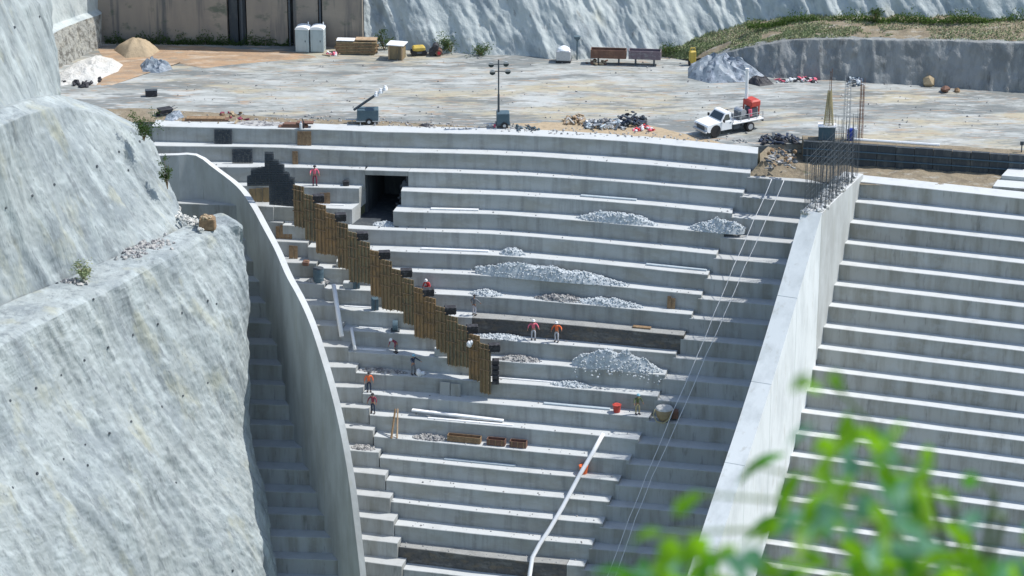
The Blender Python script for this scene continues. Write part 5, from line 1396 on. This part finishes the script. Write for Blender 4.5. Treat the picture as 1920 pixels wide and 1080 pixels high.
# ------------------------------------------------------------------ truck
pf, pr = PT(1331, 257), PT(1412, 245)
hd = (pf-pr); ang = math.atan2(hd.y, hd.x)
HEAD = math.pi+math.radians(31)
tk = thing('flatbed_truck', PT(1368, 245), 'white flatbed pickup truck carrying a red machine, near the right end of the crest', 'truck', HEAD)
def extr(mb, prof, y0_, y1_, inset=None, M=None):
    """side profile (x,z) extruded across y; inset shrinks the given upper points sideways"""
    n = len(prof); L_ = []; R_ = []
    for x, z in prof:
        k = inset(z) if inset else 0
        L_.append(Vector((x, y0_+k, z))); R_.append(Vector((x, y1_-k, z)))
    return mb.add(L_+R_, [tuple(range(n)), tuple(range(2*n-1, n-1, -1))]+[(k, n+k, n+(k+1) % n, (k+1) % n) for k in range(n)])
ins = lambda z: 0 if z < 1.15 else (z-1.15)*.22
body = MB()
extr(body, [(.45, .50), (2.72, .52), (2.86, .62), (2.88, .98), (2.78, 1.10), (2.3, 1.17), (1.62, 1.22), (1.45, 1.24), (.45, 1.24)], -.95, .95)
extr(body, [(.45, 1.235), (1.52, 1.235), (1.02, 1.86), (.90, 1.91), (.55, 1.91), (.47, 1.86)], -.93, .93, ins)
bo = body.build('body', M['white'], tk)
ws = MB(); n_ = Vector((.62, 0, .5)).normalized()*.012
ws.add([Vector(v)+n_ for v in ((1.47, -.80, 1.30), (1.47, .80, 1.30), (1.08, .70, 1.79), (1.08, -.70, 1.79))], [(0, 1, 2, 3)]); ws.build('windscreen', M['glass'], tk)
for sy in (-1, 1):
    yy = lambda z: sy*(.93-ins(z)+.012)
    MB().add([(.62, yy(1.30), 1.30), (1.34, yy(1.30), 1.30), (1.02, yy(1.76), 1.76), (.68, yy(1.76), 1.76)], [(0, 1, 2, 3)]).build('side_window', M['glass'], tk)
    dr = MB().box((.98, sy*.958, .86), (.98, .02, .66), bev=.01).build('door', M['white'], tk)
    MB().box((.62, sy*.98, 1.08), (.14, .03, .04)).build('handle', M['steel'], dr)
    MB().box((1.36, sy*1.10, 1.36), (.10, .22, .26), bev=.03).build('mirror', M['black'], tk)
    MB().box((2.84, sy*.74, .88), (.10, .30, .24), bev=.03).build('headlight', M['galv'], tk)
    MB().tube([(2.05, sy*.955, .58), (2.05, sy*.965, .58)], .50, 20).build('wheel_arch', M['rubber'], tk)
MB().box((2.885, 0, .84), (.05, 1.10, .34), bev=.02).build('grille', M['steel'], tk)
MB().box((2.94, 0, .56), (.16, 1.86, .20), bev=.04).build('bumper', M['galv'], tk)
def wheel(x, y, w_=.24):
    o = thing('x', (0, 0, 0), None, None); bpy.data.objects.remove(o)
    hub = MB().tube([(x, y-w_/2, .40), (x, y-w_/2+.04, .40), (x, y+w_/2-.04, .40), (x, y+w_/2, .40)], [.35, .40, .40, .35], 20).build('wheel', M['rubber'], tk)
    s_ = 1 if y > 0 else -1
    MB().tube([(x, y+s_*w_*.3, .40), (x, y+s_*(w_/2+.012), .40)], [.22, .24], 16).build('rim', M['galv'], hub)
for y in (-.83, .83): wheel(2.05, y)
for y in (-.92, -.64, .64, .92): wheel(-1.35, y)
fr_ = MB().box((-1.0, 0, .62), (3.0, .8, .16)).build('chassis', M['steel'], tk)
MB().box((-.15, .62, .55), (.7, .4, .4), bev=.05).build('fuel_tank', M['steel'], tk); MB().box((-.15, -.62, .55), (.7, .4, .4), bev=.05).build('tool_box', M['steel'], tk)
MB().box((-1.12, 0, .90), (3.05, 2.05, .13), bev=.02).build('flatbed', M['white'], tk)
hb = MB()
for y in (-.95, -.5, 0, .5, .95): hb.box((.36, y, 1.35), (.06, .06, .8))
hb.box((.36, 0, 1.76), (.07, 2.0, .07)); hb.box((.36, 0, 1.4), (.05, 1.96, .05)); hb.build('headboard', M['galv'], tk)
sk = MB()
for sy in (-1, 1):
    for x in (-.4, -1.2, -2.0, -2.58): sk.box((x, sy*.98, 1.22), (.05, .05, .55))
    sk.box((-1.1, sy*.985, 1.49), (3.0, .045, .05)); 
sk.build('stake_rails', M['galv'], tk)
MB().box((-2.66, 0, .72), (.06, 1.9, .18)).build('rear_bar', M['steel'], tk)
# the machine it carries
R_ = Matrix.Rotation(HEAD, 4, 'Z'); toW = lambda v: tk.location+(R_ @ Vector(v))
mc = thing('drilling_machine', toW((-1.35, 0, .975)), 'red machine with a tall white mast riding on the white truck', 'machine', HEAD)
MB().box((-.1, 0, .12), (2.0, 1.3, .2), bev=.03).build('skid', M['steel'], mc)
MB().box((-.75, .05, 1.15), (.95, 1.25, .60), bev=.12).build('hood', M['red'], mc)
for x, y in ((-1.15, -.5), (-1.15, .5), (-.35, -.5), (-.35, .5)): MB().box((x, y, .55), (.10, .10, .75)).build('frame_post', M['red'], mc)
MB().box((-.75, 0, .5), (.7, .9, .5), bev=.06).build('engine', M['greycloth'], mc)
MB().tube([(.35, -.5, .5), (.35, .5, .5)], .30, 16).build('drum', M['galv'], mc)
MB().box((.75, .2, .45), (.35, .6, .5), bev=.05).build('control_box', M['steel'], mc)
MB().tube([(-.25, .6, .2), (-.2, .6, .75)], .16, 10).build('gas_bottle', M['pink'], mc)
MB().tube([(-.45, -.3, 1.4), (-.45, -.3, 2.1), (-.45, -.3, 3.75)], [.15, .14, .12], 10).build('mast', M['white'], mc)
MB().tube([(-.45, -.3, 3.75), (-.45, -.3, 3.95)], [.17, .17], 10).build('mast_head', M['board'], mc)

# ------------------------------------------------------------------ foreground plant (out of focus)
pl = thing('leafy_shrub', Vector((1.0, 5.6, HC-3.0)), 'out of focus bright green leafy shrub close to the camera, bottom right', 'shrub')
def FP(x, y, D):                # point at distance D along a view ray
    a_, b_, c_ = ray(x, y); v = Vector((a_, b_, c_)).normalized(); return Vector((0, 0, HC))+v*D
MLp = local(pl)
def leaf(mb, a_, b_, w_, bend=.15, twist=0):
    d = b_-a_; L_ = d.length; d.normalize(); side = d.cross(Vector((0, 1, 0))).normalized(); side = (Matrix.Rotation(twist, 3, d) @ side); nrm = side.cross(d)
    prof = [0, .5, .82, .9, .72, .38, 0]; vs = []; fs = []
    for k, pz in enumerate(prof):
        t = k/6; c_ = a_.lerp(b_, t)+nrm*(bend*L_*math.sin(t*math.pi))-Vector((0, 0, 1))*(bend*.6*L_*t*t)
        vs += [MLp @ (c_-side*w_*pz*.5+nrm*w_*pz*.12), MLp @ c_, MLp @ (c_+side*w_*pz*.5+nrm*w_*pz*.12)]
    for k in range(6):
        for j in (0, 1): fs.append((k*3+j, k*3+j+1, (k+1)*3+j+1, (k+1)*3+j))
    mb.add(vs, fs)
stems = MB()
sroot = Vector((1.0, 5.6, HC-3.0))
ends = [(1300, 925, 5.2), (1240, 1000, 5.3), (1400, 870, 5.6), (1560, 720, 5.9), (1600, 800, 5.6), (1500, 880, 5.5), (1690, 900, 5.5), (1830, 890, 5.8), (1850, 960, 5.6), (1470, 980, 5.3), (1700, 1000, 5.2)]
for x, y, D in ends:
    e = FP(x, y, D); m_ = sroot.lerp(e, .55)+Vector((rnd.uniform(-.05, .05), 0, .12)); stems.tube([MLp @ sroot, MLp @ m_, MLp @ e], [.010, .006, .0025], 6)
stems.build('stem', M['stem'], pl)
LB, LD, LT = [], [], []
K_ = lambda x0, y0_, x1, y1_, w_, D, kind: {'b': LB, 'd': LD, 't': LT}[kind].append((x0, y0_, x1, y1_, w_, D))
for a_ in ((1478, 850, 1378, 905, 34, 6.2, 'd'), (1480, 962, 1390, 1015, 30, 6.2, 'd'), (1300, 935, 1262, 965, 44, 5.0, 'b'), (1320, 925, 1275, 955, 40, 5.0, 'b'),
           (1250, 1000, 1175, 1035, 50, 5.0, 'b'), (1270, 1010, 1230, 1060, 60, 4.8, 'b'), (1330, 1010, 1270, 1060, 60, 4.9, 'b'), (1590, 770, 1580, 850, 52, 5.3, 'b'), (1600, 800, 1650, 860, 44, 5.2, 'b'),
           (1610, 820, 1665, 835, 40, 5.0, 'b'), (1570, 830, 1520, 850, 46, 5.0, 'b'), (1560, 860, 1530, 905, 40, 5.2, 'b'), (1590, 850, 1600, 900, 46, 5.0, 't'), (1640, 870, 1705, 965, 50, 6.0, 'd'), (1690, 900, 1720, 975, 44, 6.0, 'd'),
           (1500, 880, 1470, 975, 46, 5.4, 'b'), (1500, 890, 1455, 960, 40, 5.6, 'd'), (1520, 700, 1482, 735, 30, 4.6, 'b'), (1560, 700, 1585, 735, 34, 4.6, 'b'), (1540, 735, 1500, 720, 28, 4.5, 'b'), (1830, 885, 1808, 915, 40, 5.4, 'd'), (1800, 900, 1840, 905, 34, 5.2, 'd'),
           (1760, 920, 1800, 945, 34, 4.6, 'b'), (1740, 930, 1790, 930, 30, 4.4, 'b'), (1640, 930, 1600, 970, 60, 4.6, 't'), (1560, 930, 1540, 985, 50, 4.8, 't'), (1850, 960, 1800, 985, 46, 4.5, 't'), (1670, 985, 1730, 1010, 50, 4.7, 't'), (1660, 860, 1625, 880, 46, 4.4, 't'),
           (1390, 1030, 1430, 1070, 60, 4.6, 't'), (1350, 1040, 1400, 1090, 60, 4.6, 't')):
    K_(*a_)
for k in range(34):
    x = rnd.uniform(1480, 1760); y = rnd.uniform(780, 980)
    if (x-1610)**2/150**2+(y-890)**2/130**2 > 1: continue
    a_ = rnd.uniform(.6, 2.6); L_ = rnd.uniform(55, 95)
    K_(x, y, x+math.cos(a_)*L_, y+math.sin(a_)*L_, rnd.uniform(26, 44), rnd.uniform(4.2, 5.4), rnd.choice('bbtt'))
for k in range(125):
    x = rnd.uniform(1470, 1930); y = rnd.uniform(960+.10*abs(1640-1640), 1120)
    if rnd.random() < .22: x = rnd.uniform(1180, 1400); y = rnd.uniform(1020, 1110)
    if y < 1030 and rnd.random() < .62: continue
    a_ = rnd.uniform(-.3, 3.4); L_ = rnd.uniform(55, 100)
    K_(x, y, x+math.cos(a_)*L_, y+math.sin(a_)*L_*.8, rnd.uniform(30, 50), rnd.uniform(4.9, 6.2), rnd.choice('bbbddtt'))
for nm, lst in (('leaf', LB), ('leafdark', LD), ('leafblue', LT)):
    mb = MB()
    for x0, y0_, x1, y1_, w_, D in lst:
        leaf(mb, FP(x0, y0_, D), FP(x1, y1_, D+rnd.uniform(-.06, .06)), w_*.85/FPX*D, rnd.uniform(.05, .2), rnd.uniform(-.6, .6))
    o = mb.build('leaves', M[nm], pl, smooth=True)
